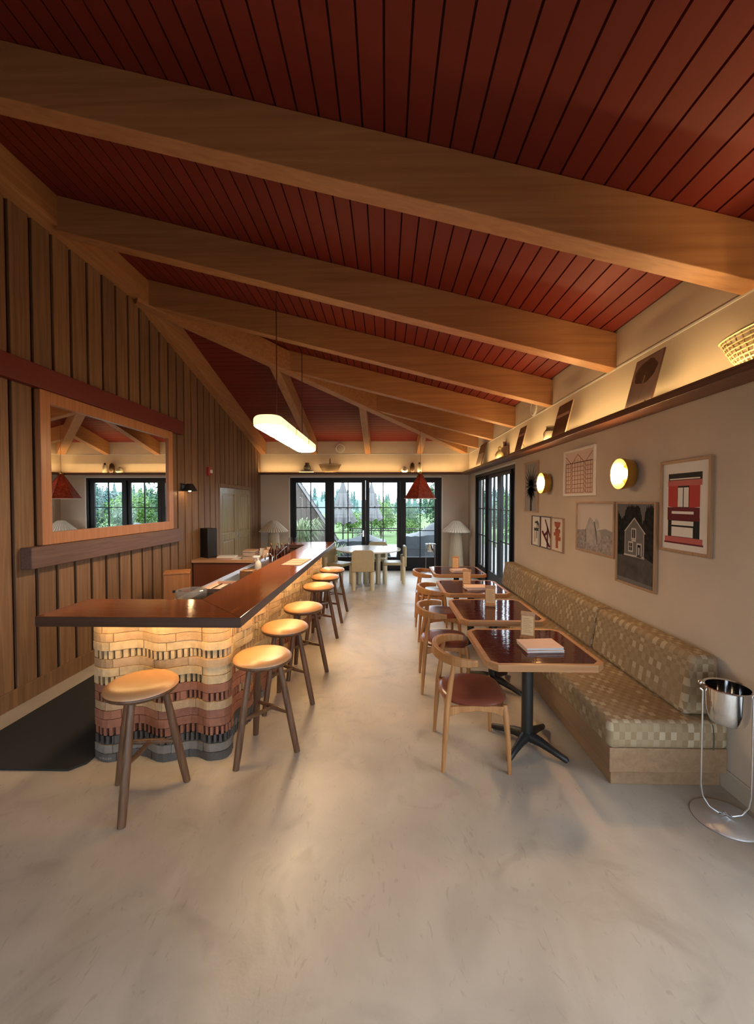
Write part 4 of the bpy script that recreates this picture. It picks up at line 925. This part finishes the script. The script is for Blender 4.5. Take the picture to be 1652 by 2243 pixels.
MB().lathe([(.001,0),(.06,0),(.085,.06),(.083,.10),(.055,.145),(.001,.145)],22).build('body', plain('olive_glaze',(.10,.085,.06),.5), t); MB().lathe([(.055,.1455),(.048,.16),(.055,.195),(.001,.195)],22).build('neck', M_dk, t)
t = thing('round_vase', 'small round white vase leftmost of three on the far ledge', 'vase', (.47,10.30,ZLd))
MB().lathe([(.001,0),(.05,0),(.088,.05),(.085,.085),(.045,.135),(.03,.145),(.001,.145)],22).build('body', plain('ivory_glaze',(.66,.60,.48),.35), t); MB().lathe([(.031,.1455),(.026,.158),(.001,.158)],16).build('mouth', M_dk, t)
t = thing('oval_vase', 'dark oval glossy vase in the middle of three on the far ledge', 'vase', (.667,10.30,ZLd))
MB().lathe([(.001,0),(.04,0),(.062,.08),(.064,.15),(.045,.225),(.02,.25),(.001,.25)],22).build('body', plain('dark_gloss_glaze',(.07,.038,.02),.12), t); MB().lathe([(.024,.2505),(.020,.262),(.001,.262)],16).build('mouth', M_brass, t)
t = thing('tall_vase', 'pale cylindrical vase rightmost of three on the far ledge', 'vase', (.845,10.30,ZLd))
MB().lathe([(.001,0),(.053,0),(.055,.01),(.055,.19),(.04,.215),(.001,.215)],22).build('body', plain('parchment_glaze',(.68,.60,.44),.4), t); MB().lathe([(.028,.2155),(.022,.262),(.001,.266)],16).build('neck', M_dk, t)

# ------------------------------------------------------------------ pendants
t = thing('capsule_pendant', 'long glowing capsule pendant light hanging over the bar', 'pendant light', (-1.15,0,2.53))
def capsule(y0, y1, e0, e1):
    k = MB(); ns = 36; W_, Hh, EC = .148, .070, .14
    st_ = []
    ang = [PI/2*i/9 for i in range(9)]
    if e0: st_ += [(y0+EC*(1-math.sin(a)), math.cos(a)) for a in ang[::-1]][:-1]+[(y0+EC,1)]
    else: st_.append((y0,1))
    if e1: st_ += [(y1-EC,1)]+[(y1-EC*(1-math.sin(a)), math.cos(a)) for a in ang[1:]]
    else: st_.append((y1,1))
    vs_ = []
    for y,s in st_:
        for q in range(ns):
            a = 2*PI*q/ns; c_,s_ = math.cos(a),math.sin(a); e_ = .62
            vs_.append((math.copysign(abs(c_)**e_,c_)*W_*max(s,.03), y, math.copysign(abs(s_)**e_,s_)*Hh*(.45+.55*max(s,.03))))
    m_ = len(st_)
    k.add(vs_, [(i*ns+q,i*ns+(q+1)%ns,(i+1)*ns+(q+1)%ns,(i+1)*ns+q) for i in range(m_-1) for q in range(ns)]+[tuple(range(ns))[::-1],tuple(range((m_-1)*ns,m_*ns))])
    return k
for a,b_,e0,e1 in ((3.90,4.608,1,0),(4.624,5.332,0,0),(5.348,6.03,0,1)): 
    o_ = capsule(a,b_,e0,e1).build('diffuser', M_cap, t); o_.data.materials.append(M_cap2)
    for pl in o_.data.polygons:
        if pl.normal.z < -.55: pl.material_index = 1

for y in (4.616,5.34):
    pts = []; W_,Hh=.147,.070
    for q in range(29):
        a = 2*PI*q/28; c_,s_ = math.cos(a),math.sin(a); pts.append((math.copysign(abs(c_)**.62,c_)*W_, y, math.copysign(abs(s_)**.62,s_)*Hh))
    MB().tube(pts,.006,6).build('joint_ring', M_brass, t)
M_cord = plain('red_brown_cord',(.10,.022,.015),.6)
for y in (4.34,5.66):
    MB().tube([(0,y,.066),(0,y,zs(-1.15)-2.53-.002)],.006,8).build('cord', M_cord, t)
    MB().lathe([(.045,zs(-1.15)-2.53-.03),(.045,zs(-1.15)-2.53+.012),(.001,zs(-1.15)-2.53+.012)],18,(0,y,0)).build('canopy', M_redtimber, t)
def shade_mat():
    m,t_,b = nt('red_parchment_shade'); b.inputs['Base Color'].default_value=(.42,.075,.035,1); b.inputs['Roughness'].default_value=.7
    tr=N(t_,'ShaderNodeBsdfTranslucent'); tr.inputs[0].default_value=(.55,.10,.05,1); mx=N(t_,'ShaderNodeMixShader'); mx.inputs[0].default_value=.4
    tc=N(t_,'ShaderNodeTexCoord'); n_=N(t_,'ShaderNodeTexNoise'); n_.inputs['Scale'].default_value=24; n_.inputs['Detail'].default_value=6; cr=N(t_,'ShaderNodeValToRGB'); cr.color_ramp.elements[0].position=.35; cr.color_ramp.elements[0].color=(.30,.045,.022,1); cr.color_ramp.elements[1].position=.7; cr.color_ramp.elements[1].color=(.52,.13,.06,1)
    t_.links.new(tc.outputs['Object'],n_.inputs['Vector']); t_.links.new(n_.outputs['Fac'],cr.inputs[0]); t_.links.new(cr.outputs[0],b.inputs['Base Color']); t_.links.new(cr.outputs[0],tr.inputs[0])
    o_=t_.nodes['Material Output']; t_.links.new(b.outputs[0],mx.inputs[1]); t_.links.new(tr.outputs[0],mx.inputs[2]); t_.links.new(mx.outputs[0],o_.inputs[0]); return m
M_shade = shade_mat()
def red_pendant(x, y, lab):
    t = thing('cone_pendant', lab, 'pendant light', (x,y,1.815))
    n_ = 6; ro, h_ = .36, .54; off_ = R(18)
    ring = lambda r_,z: [(r_*math.cos(off_+2*PI*k/n_),r_*math.sin(off_+2*PI*k/n_),z) for k in range(n_)]
    lo, hi = ring(ro,0), ring(.03,h_)
    lo2, hi2 = ring(ro-.003,0), ring(.027,h_)
    for k in range(n_):
        q = (k+1)%n_; MB().hexa([lo[k],lo[q],lo2[q],lo2[k],hi[k],hi[q],hi2[q],hi2[k]]).build('shade_panel', M_shade, t, smooth=False)
        MB().tube([lo[k],hi[k]],.004,6).build('rib', plain('shade_rib_%s%d'%(lab[-3:].replace(' ',''),k),(.16,.03,.018),.6) if k==0 and 'rib' not in MATS else MATS.get('rib'), t)
        MB().tube([lo[k],lo[q]],.0055,6).build('rim_band', M_white, t)
    MB().lathe([(.034,h_-.01),(.034,h_+.02),(.008,h_+.04),(.001,h_+.04)],12).build('cap', M_brass, t)
    MB().ball((0,0,.24),.045,14,10).build('bulb', emis('pendant_bulb_glow',(1,.7,.4),22), t)
    zc = min(zs(x),zf(y)); MB().tube([(0,0,h_+.03),(.004,0,.9),(-.004,0,1.2),(0,0,zc-1.815-.002)],.004,6).build('cord', plain('tan_cord',(.30,.17,.08),.7), t)
MATS['rib'] = plain('shade_rib',(.16,.03,.018),.6)
red_pendant(.735,8.75,'red six sided cone pendant hanging by the far doors')

# ------------------------------------------------------------------ pleated floor lamps
def pleat_mat():
    return plain('raffia_shade',(.50,.42,.31),.75,noise=.08)
M_raf = pleat_mat(); M_rafb = plain('raffia_base',(.42,.34,.24),.75,noise=.12,nscale=40)
def make_lamp(loc, lab):
    t = thing('floor_lamp', lab, 'lamp', loc, 0, 'pleated floor lamps flanking the far doors')
    k = MB(); n_ = 72; vs_ = []
    for r_,z in ((.085,1.285),(.345,1.035),(.345,1.022),(.338,1.022),(.08,1.275)):
        for q in range(n_):
            a = 2*PI*q/n_; rr = r_+(.010 if q%2 else -.010)*(r_/.345); vs_.append((rr*math.cos(a),rr*math.sin(a),z))
    k.add(vs_,[(i*n_+q,i*n_+(q+1)%n_,(i+1)*n_+(q+1)%n_,(i+1)*n_+q) for i in range(4) for q in range(n_)]).build('shade', M_raf, t, smooth=False)
    MB().lathe([(.084,1.276),(.07,1.288),(.001,1.290)],24).build('shade_top', M_raf, t)
    k = MB(); n_ = 64; vs_ = []
    for r_,z in ((.19,0),(.188,.01),(.155,.45),(.118,1.10)):
        for q in range(n_):
            a = 2*PI*q/n_; rr = r_*(1+.016*(1 if q%2 else -1)); vs_.append((rr*math.cos(a),rr*math.sin(a),z))
    k.add(vs_,[(i*n_+q,i*n_+(q+1)%n_,(i+1)*n_+(q+1)%n_,(i+1)*n_+q) for i in range(3) for q in range(n_)]+[tuple(range(n_))[::-1],tuple(range(3*n_,4*n_))]).build('body', M_rafb, t, smooth=False)
    MB().tube([(0,0,1.10),(0,0,1.277)],.012).build('stem', M_brass, t)
make_lamp((1.705,9.93,0),'pleated raffia floor lamp between the far and side glazed doors')
make_lamp((-2.725,9.93,0),'pleated raffia floor lamp by the board wall beyond the bar')

# ------------------------------------------------------------------ round table and chunky chairs
M_lwood = wood('pale_ash_lacquer',(.46,.40,.27),(.56,.50,.36),'z',.35,.8,.03)
M_lseat = plain('olive_beige_leather',(.36,.30,.17),.4,noise=.06)
rt = thing('round_table', 'round pale table in front of the far glazed doors', 'table', (-.372,8.82,0))
MB().lathe([(.001,.705),(.66,.705),(.695,.715),(.70,.728),(.695,.742),(.001,.745)],56).build('top', plain('pale_table_top',(.55,.53,.47),.18,noise=.05,nscale=5), rt)
for x,y in ((.21,-.07),(.21,.09),(.06,.0),(-.21,-.07),(-.21,.09),(-.06,.0)): MB().tube([(x,y,0),(x,y,.704)],.052,18).build('column', M_lwood, rt)
def make_block_chair():
    t = thing('block_chair', '', 'chair', (0,0,0), 0, 'chunky pale chairs around the round table')
    for sx in (-1,1):
        MB().tube([(sx*.185,-.20,0),(sx*.185,-.20,.58)],.040,16).build('leg', M_lwood, t); MB().tube([(sx*.185,.19,0),(sx*.185,.19,.395)],.040,16).build('leg', M_lwood, t)
        MB().tube([(sx*.19,-.20,.575),(sx*.235,-.20,.575)],.012,8).build('peg', M_lwood, t)
    MB().box(-.215,.215,-.17,.235,.396,.455).build('seat', M_lseat, t, bevel=.022, seg=3)
    k = MB(); o_ = [(-.225,.37),(.225,.37),(.225,.72),(.20,.775),(.16,.80),(-.16,.80),(-.20,.775),(-.225,.72)]
    k.prism(o_,-.262,-.212,'y').build('backrest', M_lseat, t, bevel=.014, seg=3)
    return t
bc_ = make_block_chair()
for i,(x,y,rz,lab) in enumerate(((-.455,8.27,R(2),'chunky pale chair with its back to the viewer at the round table'),(.175,8.90,R(92),'chunky pale chair on the right side of the round table'),
      (-1.00,8.72,R(-118),'chunky pale chair on the left side of the round table'),(-.20,9.50,R(176),'chunky pale chair behind the round table by the glass'))):
    if i == 0: bc_.location = (x,y,0); bc_.rotation_euler[2] = rz; bc_['label'] = lab
    else: copy_tree(bc_,(x,y,0),rz,lab)

# ------------------------------------------------------------------ outside
GZ = -.06
M_patio = plain('pale_patio',(.17,.168,.16),.8,noise=.12,nscale=2); M_lawn = plain('lawn',(.06,.125,.025),.9,noise=.35,nscale=3)
struct(MB().box(-30,40,-25,YB-.2,GZ-.1,GZ).build('patio_rear', plain('low_bounce_rear_ground',(.10,.085,.07),.8,noise=.1), smooth=False),'unseen ground behind the house, darkened to dim the ceiling','ground')  # out of view; dark colour chosen to cut bounce light on the ceiling
g = MB(); g.box(XR+.2,40,YB-.2,17.5,GZ-.1,GZ); g.box(-30,XR+.2,YF+.2,17.5,GZ-.1,GZ)
struct(g.build('patio', M_patio, smooth=False),'pale patio outside the glazed doors','ground')
struct(MB().box(-60,90,17.5,140,GZ-.1,GZ).build('lawn', M_lawn, smooth=False),'green lawn beyond the patio','ground')
def leaves(n, rx, ry, rz, size, shell=.55, seed=0, up=.3):
    r_ = np.random.default_rng(seed)
    d = r_.normal(size=(n,3)); d /= np.linalg.norm(d,axis=1)[:,None]
    rad = shell+(1-shell)*r_.random(n); lump = 1+.16*np.sin(d[:,0]*5+seed)+.14*np.sin(d[:,1]*6+d[:,2]*5+seed)
    c = d*(rad*lump)[:,None]*np.array([rx,ry,rz])
    a = r_.normal(size=(n,3)); a /= np.linalg.norm(a,axis=1)[:,None]
    nrm = d+r_.normal(size=(n,3))*.6+np.array([0,0,up]); b_ = np.cross(a,nrm); b_ /= np.linalg.norm(b_,axis=1)[:,None]
    a = np.cross(nrm,b_); a /= np.linalg.norm(a,axis=1)[:,None]
    s = size*(.6+.8*r_.random(n))[:,None]
    v = np.stack([c-a*s,c+b_*s*.42,c+a*s,c-b_*s*.42],1).reshape(-1,3)
    me = bpy.data.meshes.new('foliage'); me.from_pydata(v.tolist(),[],np.arange(4*n).reshape(-1,4).tolist()); return me
def leafmat(name,c,v=.35):
    m,t,b = nt(name); tc=N(t,'ShaderNodeTexCoord'); n_=N(t,'ShaderNodeTexNoise'); n_.inputs['Scale'].default_value=6; t.links.new(tc.outputs['Object'],n_.inputs['Vector'])
    r_=N(t,'ShaderNodeMapRange'); r_.inputs[1].default_value=.3; r_.inputs[2].default_value=.7; r_.inputs[3].default_value=1-v; r_.inputs[4].default_value=1+v; t.links.new(n_.outputs['Fac'],r_.inputs[0])
    hs=N(t,'ShaderNodeHueSaturation'); hs.inputs['Color'].default_value=c4(c); t.links.new(r_.outputs[0],hs.inputs['Value']); t.links.new(hs.outputs[0],b.inputs['Base Color']); b.inputs['Roughness'].default_value=.6; b.inputs['Specular IOR Level'].default_value=.2
    return m
ML1 = leafmat('fresh_green_leaf',(.085,.175,.035)); ML2 = leafmat('deep_green_leaf',(.038,.095,.042)); ML3 = leafmat('haze_teal_conifer',(.040,.098,.088)); ML4 = leafmat('silver_leaf',(.14,.21,.16))  # the conifer teal has distance haze painted into it
M_bark = plain('bark',(.10,.07,.05),.9)
FM = {}
def bush(name, lab, x, y, r_, h, key, mat_, n=2600, size=.09, cat='shrub', trunk=0, group=None, z=GZ):
    kk = (key,n)
    if kk not in FM: FM[kk] = leaves(n,1,1,1,size,.5,len(FM)+3); 
    me = FM[kk]
    if not me.materials: me.materials.append(mat_)
    t = thing(name, lab, cat, (x,y,z), random.uniform(0,6), group)
    o_ = link('crown', me, t, (0,0,h*.5+trunk*.5)); o_.scale = (r_,r_,(h-trunk)*.52)
    MB().tube([(0,0,0),(.03*r_,0,h*.4),(0,.02*r_,h*.62)],[.05*r_+.02,.04*r_+.01,.015]).build('trunk', M_bark, t)
    return t
bush('leafy_tree','tall dark green tree filling the right far door pane',3.0,18.6,1.55,3.15,'deep',ML2,7000,.045,'tree',.3)
bush('leafy_shrub','bright green shrub below the tall tree at right',1.05,18.9,.55,1.0,'fresh',ML1,4000,.06,'shrub',0,'garden shrubs')
bush('leafy_tree','mid green tree behind the second parasol',-.25,21.8,.95,2.0,'fresh2',ML1,6000,.05,'tree',.2)
bush('leafy_shrub','green shrub between the parasol and the right far door',1.35,23.5,.70,1.7,'deep',ML2,7000,.045,'shrub',0,'garden shrubs')
bush('leafy_shrub','low fresh green shrub beyond the lawn at left',-2.2,25.5,.95,1.3,'fresh',ML1,4000,.06,'shrub',0,'garden shrubs')
bush('silver_shrub','rounded silver green shrub behind the grey covers',1.55,15.1,.62,.85,'silver',ML4,3000,.06,'shrub',0)
bush('silver_shrub','small silver green shrub left of the parasol pole',-.95,18.2,.40,.75,'silver',ML4,3000,.06,'shrub',0)
for i,(x,y,r_,h) in enumerate(((6.6,21.0,1.45,2.4),(10.2,22.5,1.6,2.7),(14.2,24,1.8,3.0),(18.6,26,2.0,3.3),(23.5,29,2.3,3.7),(9.2,15.2,1.1,2.1),(13.0,17.8,1.4,2.5),(17.2,20.2,1.5,2.7))):
    bush('leafy_tree',['dense green tree at the edge of the lawn','broad green tree second in the right garden row','broad green tree third in the right garden row','broad green tree fourth in the right garden row','large green tree ending the right garden row','bushy green tree beyond the side patio','round green tree right of the bushy patio tree','farthest round green tree beyond the side patio'][i],x,y,r_,h,'deep2' if i%2 else 'fresh3',ML3 if i%2 else ML1,7000 if i%2 else 6000,.045 if i%2 else .05,'tree',.15,'trees in the right garden')
for i,(x,y,r_,h) in enumerate(((5.2,14.5,.6,1.5),(4.35,16.4,.5,1.75),(4.1,11.6,.42,1.65))):
    bush('patio_tree',['olive green potted tree in the tall planter outside','olive green tree behind the planter outside','small olive green tree just outside the side doors'][i],x,y,r_,h,'silver2',ML4,3600,.06,'tree',.7 if i else .3,'olive trees on the side patio',GZ if i else GZ+.785)
# hill and distant conifers
hv = []; nx_ = 60
for i in range(nx_+1):
    x = -140+i*5.0; hgt = 3.0+1.2*math.sin(i*.31+2.2)+.7*math.sin(i*.77+1)
    hv += [(x,62,GZ-.05),(x,80,hgt*.55),(x,105,hgt)]
hf = [(3*i+j,3*i+3+j,3*i+4+j,3*i+1+j) for i in range(nx_) for j in range(2)]
M_hill = plain('haze_blue_forest_hill',(.060,.105,.112),.95,noise=.3,nscale=.15)  # distance haze is mixed into this bluish hill colour
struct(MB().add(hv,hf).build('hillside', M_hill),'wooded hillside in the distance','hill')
cf = MB(); rc = random.Random(9)
for i in range(420):
    y = rc.uniform(58,104); x = rc.uniform(-75,110); h = rc.uniform(1.6,3.6)*(1 if y < 75 else .9)
    u = (x+140)/5; hg = 3.0+1.2*math.sin(u*.31+2.2)+.7*math.sin(u*.77+1); zg = 0 if y < 62 else (hg*.55*(y-62)/18 if y < 80 else hg*.55+hg*.45*(y-80)/25)
    for q in range(3):
        z0_ = zg-.2+h*(.08+.27*q); r_ = h*(.20-.05*q); n_ = 7; a0 = rc.random()*6
        cf.add([(x+r_*math.cos(a0+2*PI*k/n_),y+r_*math.sin(a0+2*PI*k/n_),z0_) for k in range(n_)]+[(x,y,z0_+h*.42)],[(k,(k+1)%n_,n_) for k in range(n_)])
tag(cf.build('conifer_forest', ML3, smooth=False),'distant forest of dark conifers on the hill','forest',None,'stuff')
# barn with a steep roof
bn_ = thing('barn', 'weathered barn with a steep roof beyond the left far door', 'barn', (0,0,0))
M_bw = plain('weathered_board',(.070,.060,.052),.9,var=.3,noise=.15); M_br = plain('barn_roof',(.10,.10,.11),.8,noise=.2); M_rake = plain('grey_rake_board',(.16,.16,.16),.8)
ax_, az_, bx_, bz_ = -5.2, 5.40, -1.72, .15           # apex and eave of the near rake at y = 15
sl_ = (bz_-az_)/(bx_-ax_)
x = bx_-.25
while x > ax_:
    x0 = max(x-.19,ax_); zz0 = az_+sl_*(x0-ax_)-.05; zz1 = az_+sl_*(x-ax_)-.05
    if zz1 > GZ+.02: MB().prism([(x0+.008,GZ),(x,GZ),(x,zz1),(x0+.008,zz0)],15.02,15.06,'y').build('wall_board', M_bw, bn_, smooth=False)
    x -= .19
MB().prism([(2*ax_-bx_+.25,GZ),(ax_,GZ),(ax_,az_-.05),(2*ax_-bx_+.25,bz_+.3)],15.02,15.06,'y').build('wall_half', M_bw, bn_, smooth=False)
SH = Matrix(((1,-.215,0,15*.215),(0,1,0,0),(0,0,1,0),(0,0,0,1)))     # the barn stands a little turned
for s in (1,-1):
    e = [(ax_,az_),(ax_+s*(bx_-ax_),bz_),(ax_+s*(bx_-ax_),bz_+.16),(ax_,az_+.2)]
    MB().prism(e,14.8,21,'y').xf(SH).build('roof', M_br, bn_, smooth=False)
    MB().prism([(p_,q_+(.0 if i_<2 else -.02)) for i_,(p_,q_) in enumerate(e)],14.72,14.80,'y').xf(SH).build('rake_board', M_rake, bn_, smooth=False)
    r_ = random.Random(4); nb = 26
    for j_ in range(nb):
        u0,u1 = j_/nb,(j_+1.15)/nb; X_ = lambda u: ax_+s*(bx_-ax_)*u; Z_ = lambda u: az_+.2+(bz_+.16-az_-.2)*u
        MB().prism([(X_(u0),Z_(u0)-.01),(X_(u1),Z_(u1)+.02),(X_(u1),Z_(u1)+.07),(X_(u0),Z_(u0)+.03)],14.70+r_.uniform(0,.05),21,'y').xf(SH).build('shingle_course', M_br, bn_, smooth=False)
MB().prism([(2*ax_-bx_+.25,GZ),(bx_-.25,GZ),(bx_-.25,bz_+.1),(ax_,az_-.1),(2*ax_-bx_+.25,bz_+.1)],15.07,20.9,'y').xf(SH).build('barn_body', M_bw, bn_, smooth=False)
# ornamental grass clumps
M_gr = leafmat('variegated_grass',(.22,.29,.17),.35)
def grass(loc, R_, Hh, n, lab, seed):
    t = thing('ornamental_grass', lab, 'grass plant', loc); r_ = random.Random(seed); k = MB()
    for i in range(n):
        a = r_.uniform(0,2*PI); L = r_.uniform(.6,1.0); d = (math.cos(a),math.sin(a)); w = r_.uniform(.016,.028); sid = (-d[1],d[0])
        pr_ = []
        for s in (0,.25,.5,.75,1):
            rr = R_*L*(s**1.25)+.06; z = Hh*L*(1.25*s-.75*s*s*s)*r_.uniform(.97,1.03); ww = w*(1-s*.85)
            pr_ += [(d[0]*rr+sid[0]*ww,d[1]*rr+sid[1]*ww,z),(d[0]*rr-sid[0]*ww,d[1]*rr-sid[1]*ww,z)]
        k.add(pr_,[(2*j,2*j+1,2*j+3,2*j+2) for j in range(4)])
    tag(k.build('blades', M_gr, t, smooth=False), kind='stuff'); MB().lathe([(.14,0),(.10,.10),(.001,.12)],12).build('crown', M_bark, t)
grass((-2.45,11.75,GZ), .80, 2.15, 300, 'variegated grass clump outside the left far door', 1)
grass((-1.42,11.35,GZ), .38, 1.05, 110, 'smaller variegated grass clump beside the grey covers', 2)
# closed parasols
M_par = plain('grey_parasol_cloth',(.115,.120,.125),.85,noise=.1)
def parasol(x, y, lab):
    t = thing('parasol', lab, 'parasol', (x,y,GZ), random.uniform(0,1), 'closed parasols on the patio')
    MB().tube([(0,0,0),(0,0,2.55)],.025,10).build('pole', M_iron, t); MB().lathe([(.28,0),(.28,.05),(.05,.07),(.001,.07)],20).build('base', M_iron, t)
    for nm_,z0,z1,r0,r1 in (('upper_canopy',1.58,2.56,.32,.03),('lower_canopy',1.10,1.66,.44,.27)):
        k = MB(); n_ = 32; vs_ = []
        for i in range(7):
            s = i/6; r_ = r0+(r1-r0)*s**.8
            for q in range(n_):
                a = 2*PI*q/n_; rr = r_*(1+(.30*math.cos(8*a))*(1-s)*.9); vs_.append((rr*math.cos(a),rr*math.sin(a),z0+(z1-z0)*s+(.07*math.cos(8*a) if i==0 else 0)))
        k.add(vs_,[(i*n_+q,i*n_+(q+1)%n_,(i+1)*n_+(q+1)%n_,(i+1)*n_+q) for i in range(6) for q in range(n_)]).build(nm_, M_par, t)
    MB().lathe([(.035,2.54),(.03,2.62),(.001,2.63)],10).build('finial', M_iron, t)
parasol(-1.46,14.0,'closed grey parasol seen through the second far door'); parasol(-.56,16.2,'closed grey parasol partly hidden behind the middle door stiles')
# covered patio furniture
M_cov = plain('blue_grey_cover',(.026,.037,.048),.6,noise=.2,nscale=5)
def cover(lab, x, y, w, d, h, pk, seed):
    r_ = np.random.default_rng(seed); nx2, ny2 = 16, 10; vs_ = []
    for j in range(ny2+1):
        for i in range(nx2+1):
            u, v_ = i/nx2*2-1, j/ny2*2-1; e = max(abs(u),abs(v_))
            z = h*(1-.12*e**4)+pk*math.exp(-((u-.15)**2)*7-(v_**2)*3) if e < .99 else .0
            fl = 1+.06*(e>.99)
            vs_.append((x+u*w/2*fl+(.03*math.sin(9*v_) if e>.99 else 0), y+v_*d/2*fl+(.035*math.sin(11*u) if e>.99 else 0), GZ+max(z,.01)+(r_.random()*.03 if e<.99 else 0)))
    fs = [(j*(nx2+1)+i,j*(nx2+1)+i+1,(j+1)*(nx2+1)+i+1,(j+1)*(nx2+1)+i) for j in range(ny2) for i in range(nx2)]
    t = thing('furniture_cover', lab, 'cover', (0,0,0), 0, 'covered furniture on the patio')
    MB().add(vs_,fs).build('cloth', M_cov, t)
    nr_ = MB()
    nr_.tube([(x-w/2*1.03,y-d/2*1.06,GZ+h*.55),(x,y-d/2*1.03,GZ+h*.5),(x+w/2*1.03,y-d/2*1.06,GZ+h*.55)],.008,6); nr_.build('tie_cord', M_iron, t)
cover('grey covered table outside the right far door',1.35,12.7,1.9,1.2,.80,.34,1); cover('grey covered bench outside the middle far doors',-.75,12.8,1.7,1.0,.62,.18,2)
# planter and railing on the side patio
t = thing('planter_box', 'tall beige planter outside the side glazed doors', 'planter', (5.2,14.5,GZ))
M_beige = plain('beige_planter',(.45,.38,.30),.7); MB().prism([(-.35,-.35),(.35,-.35),(.35,.35),(-.35,.35)],0,.72).build('box', M_beige, t, bevel=.02); MB().box(-.38,.38,-.38,.38,.72,.78).build('rim', M_beige, t, bevel=.01)
t = thing('patio_railing', 'dark railing along the side patio', 'railing', (0,0,0))
for y in np.linspace(9.0,17.0,9): MB().box(6.0-.025,6.0+.025,y-.025,y+.025,GZ,.95).build('post', M_iron, t)
for z in (.25,.60,.92): MB().box(5.985,6.015,9.0,17.0,z,z+.03).build('rail', M_iron, t)
t = thing('low_rail', 'thin dark rail at the edge of the lawn', 'railing', (0,0,0))
for x in (-1.4,-.2,1.0,2.4): MB().box(x-.02,x+.02,17.3,17.34,GZ,.62).build('post', M_iron, t)
MB().box(-1.5,2.6,17.3,17.34,.60,.64).build('rail', M_iron, t)
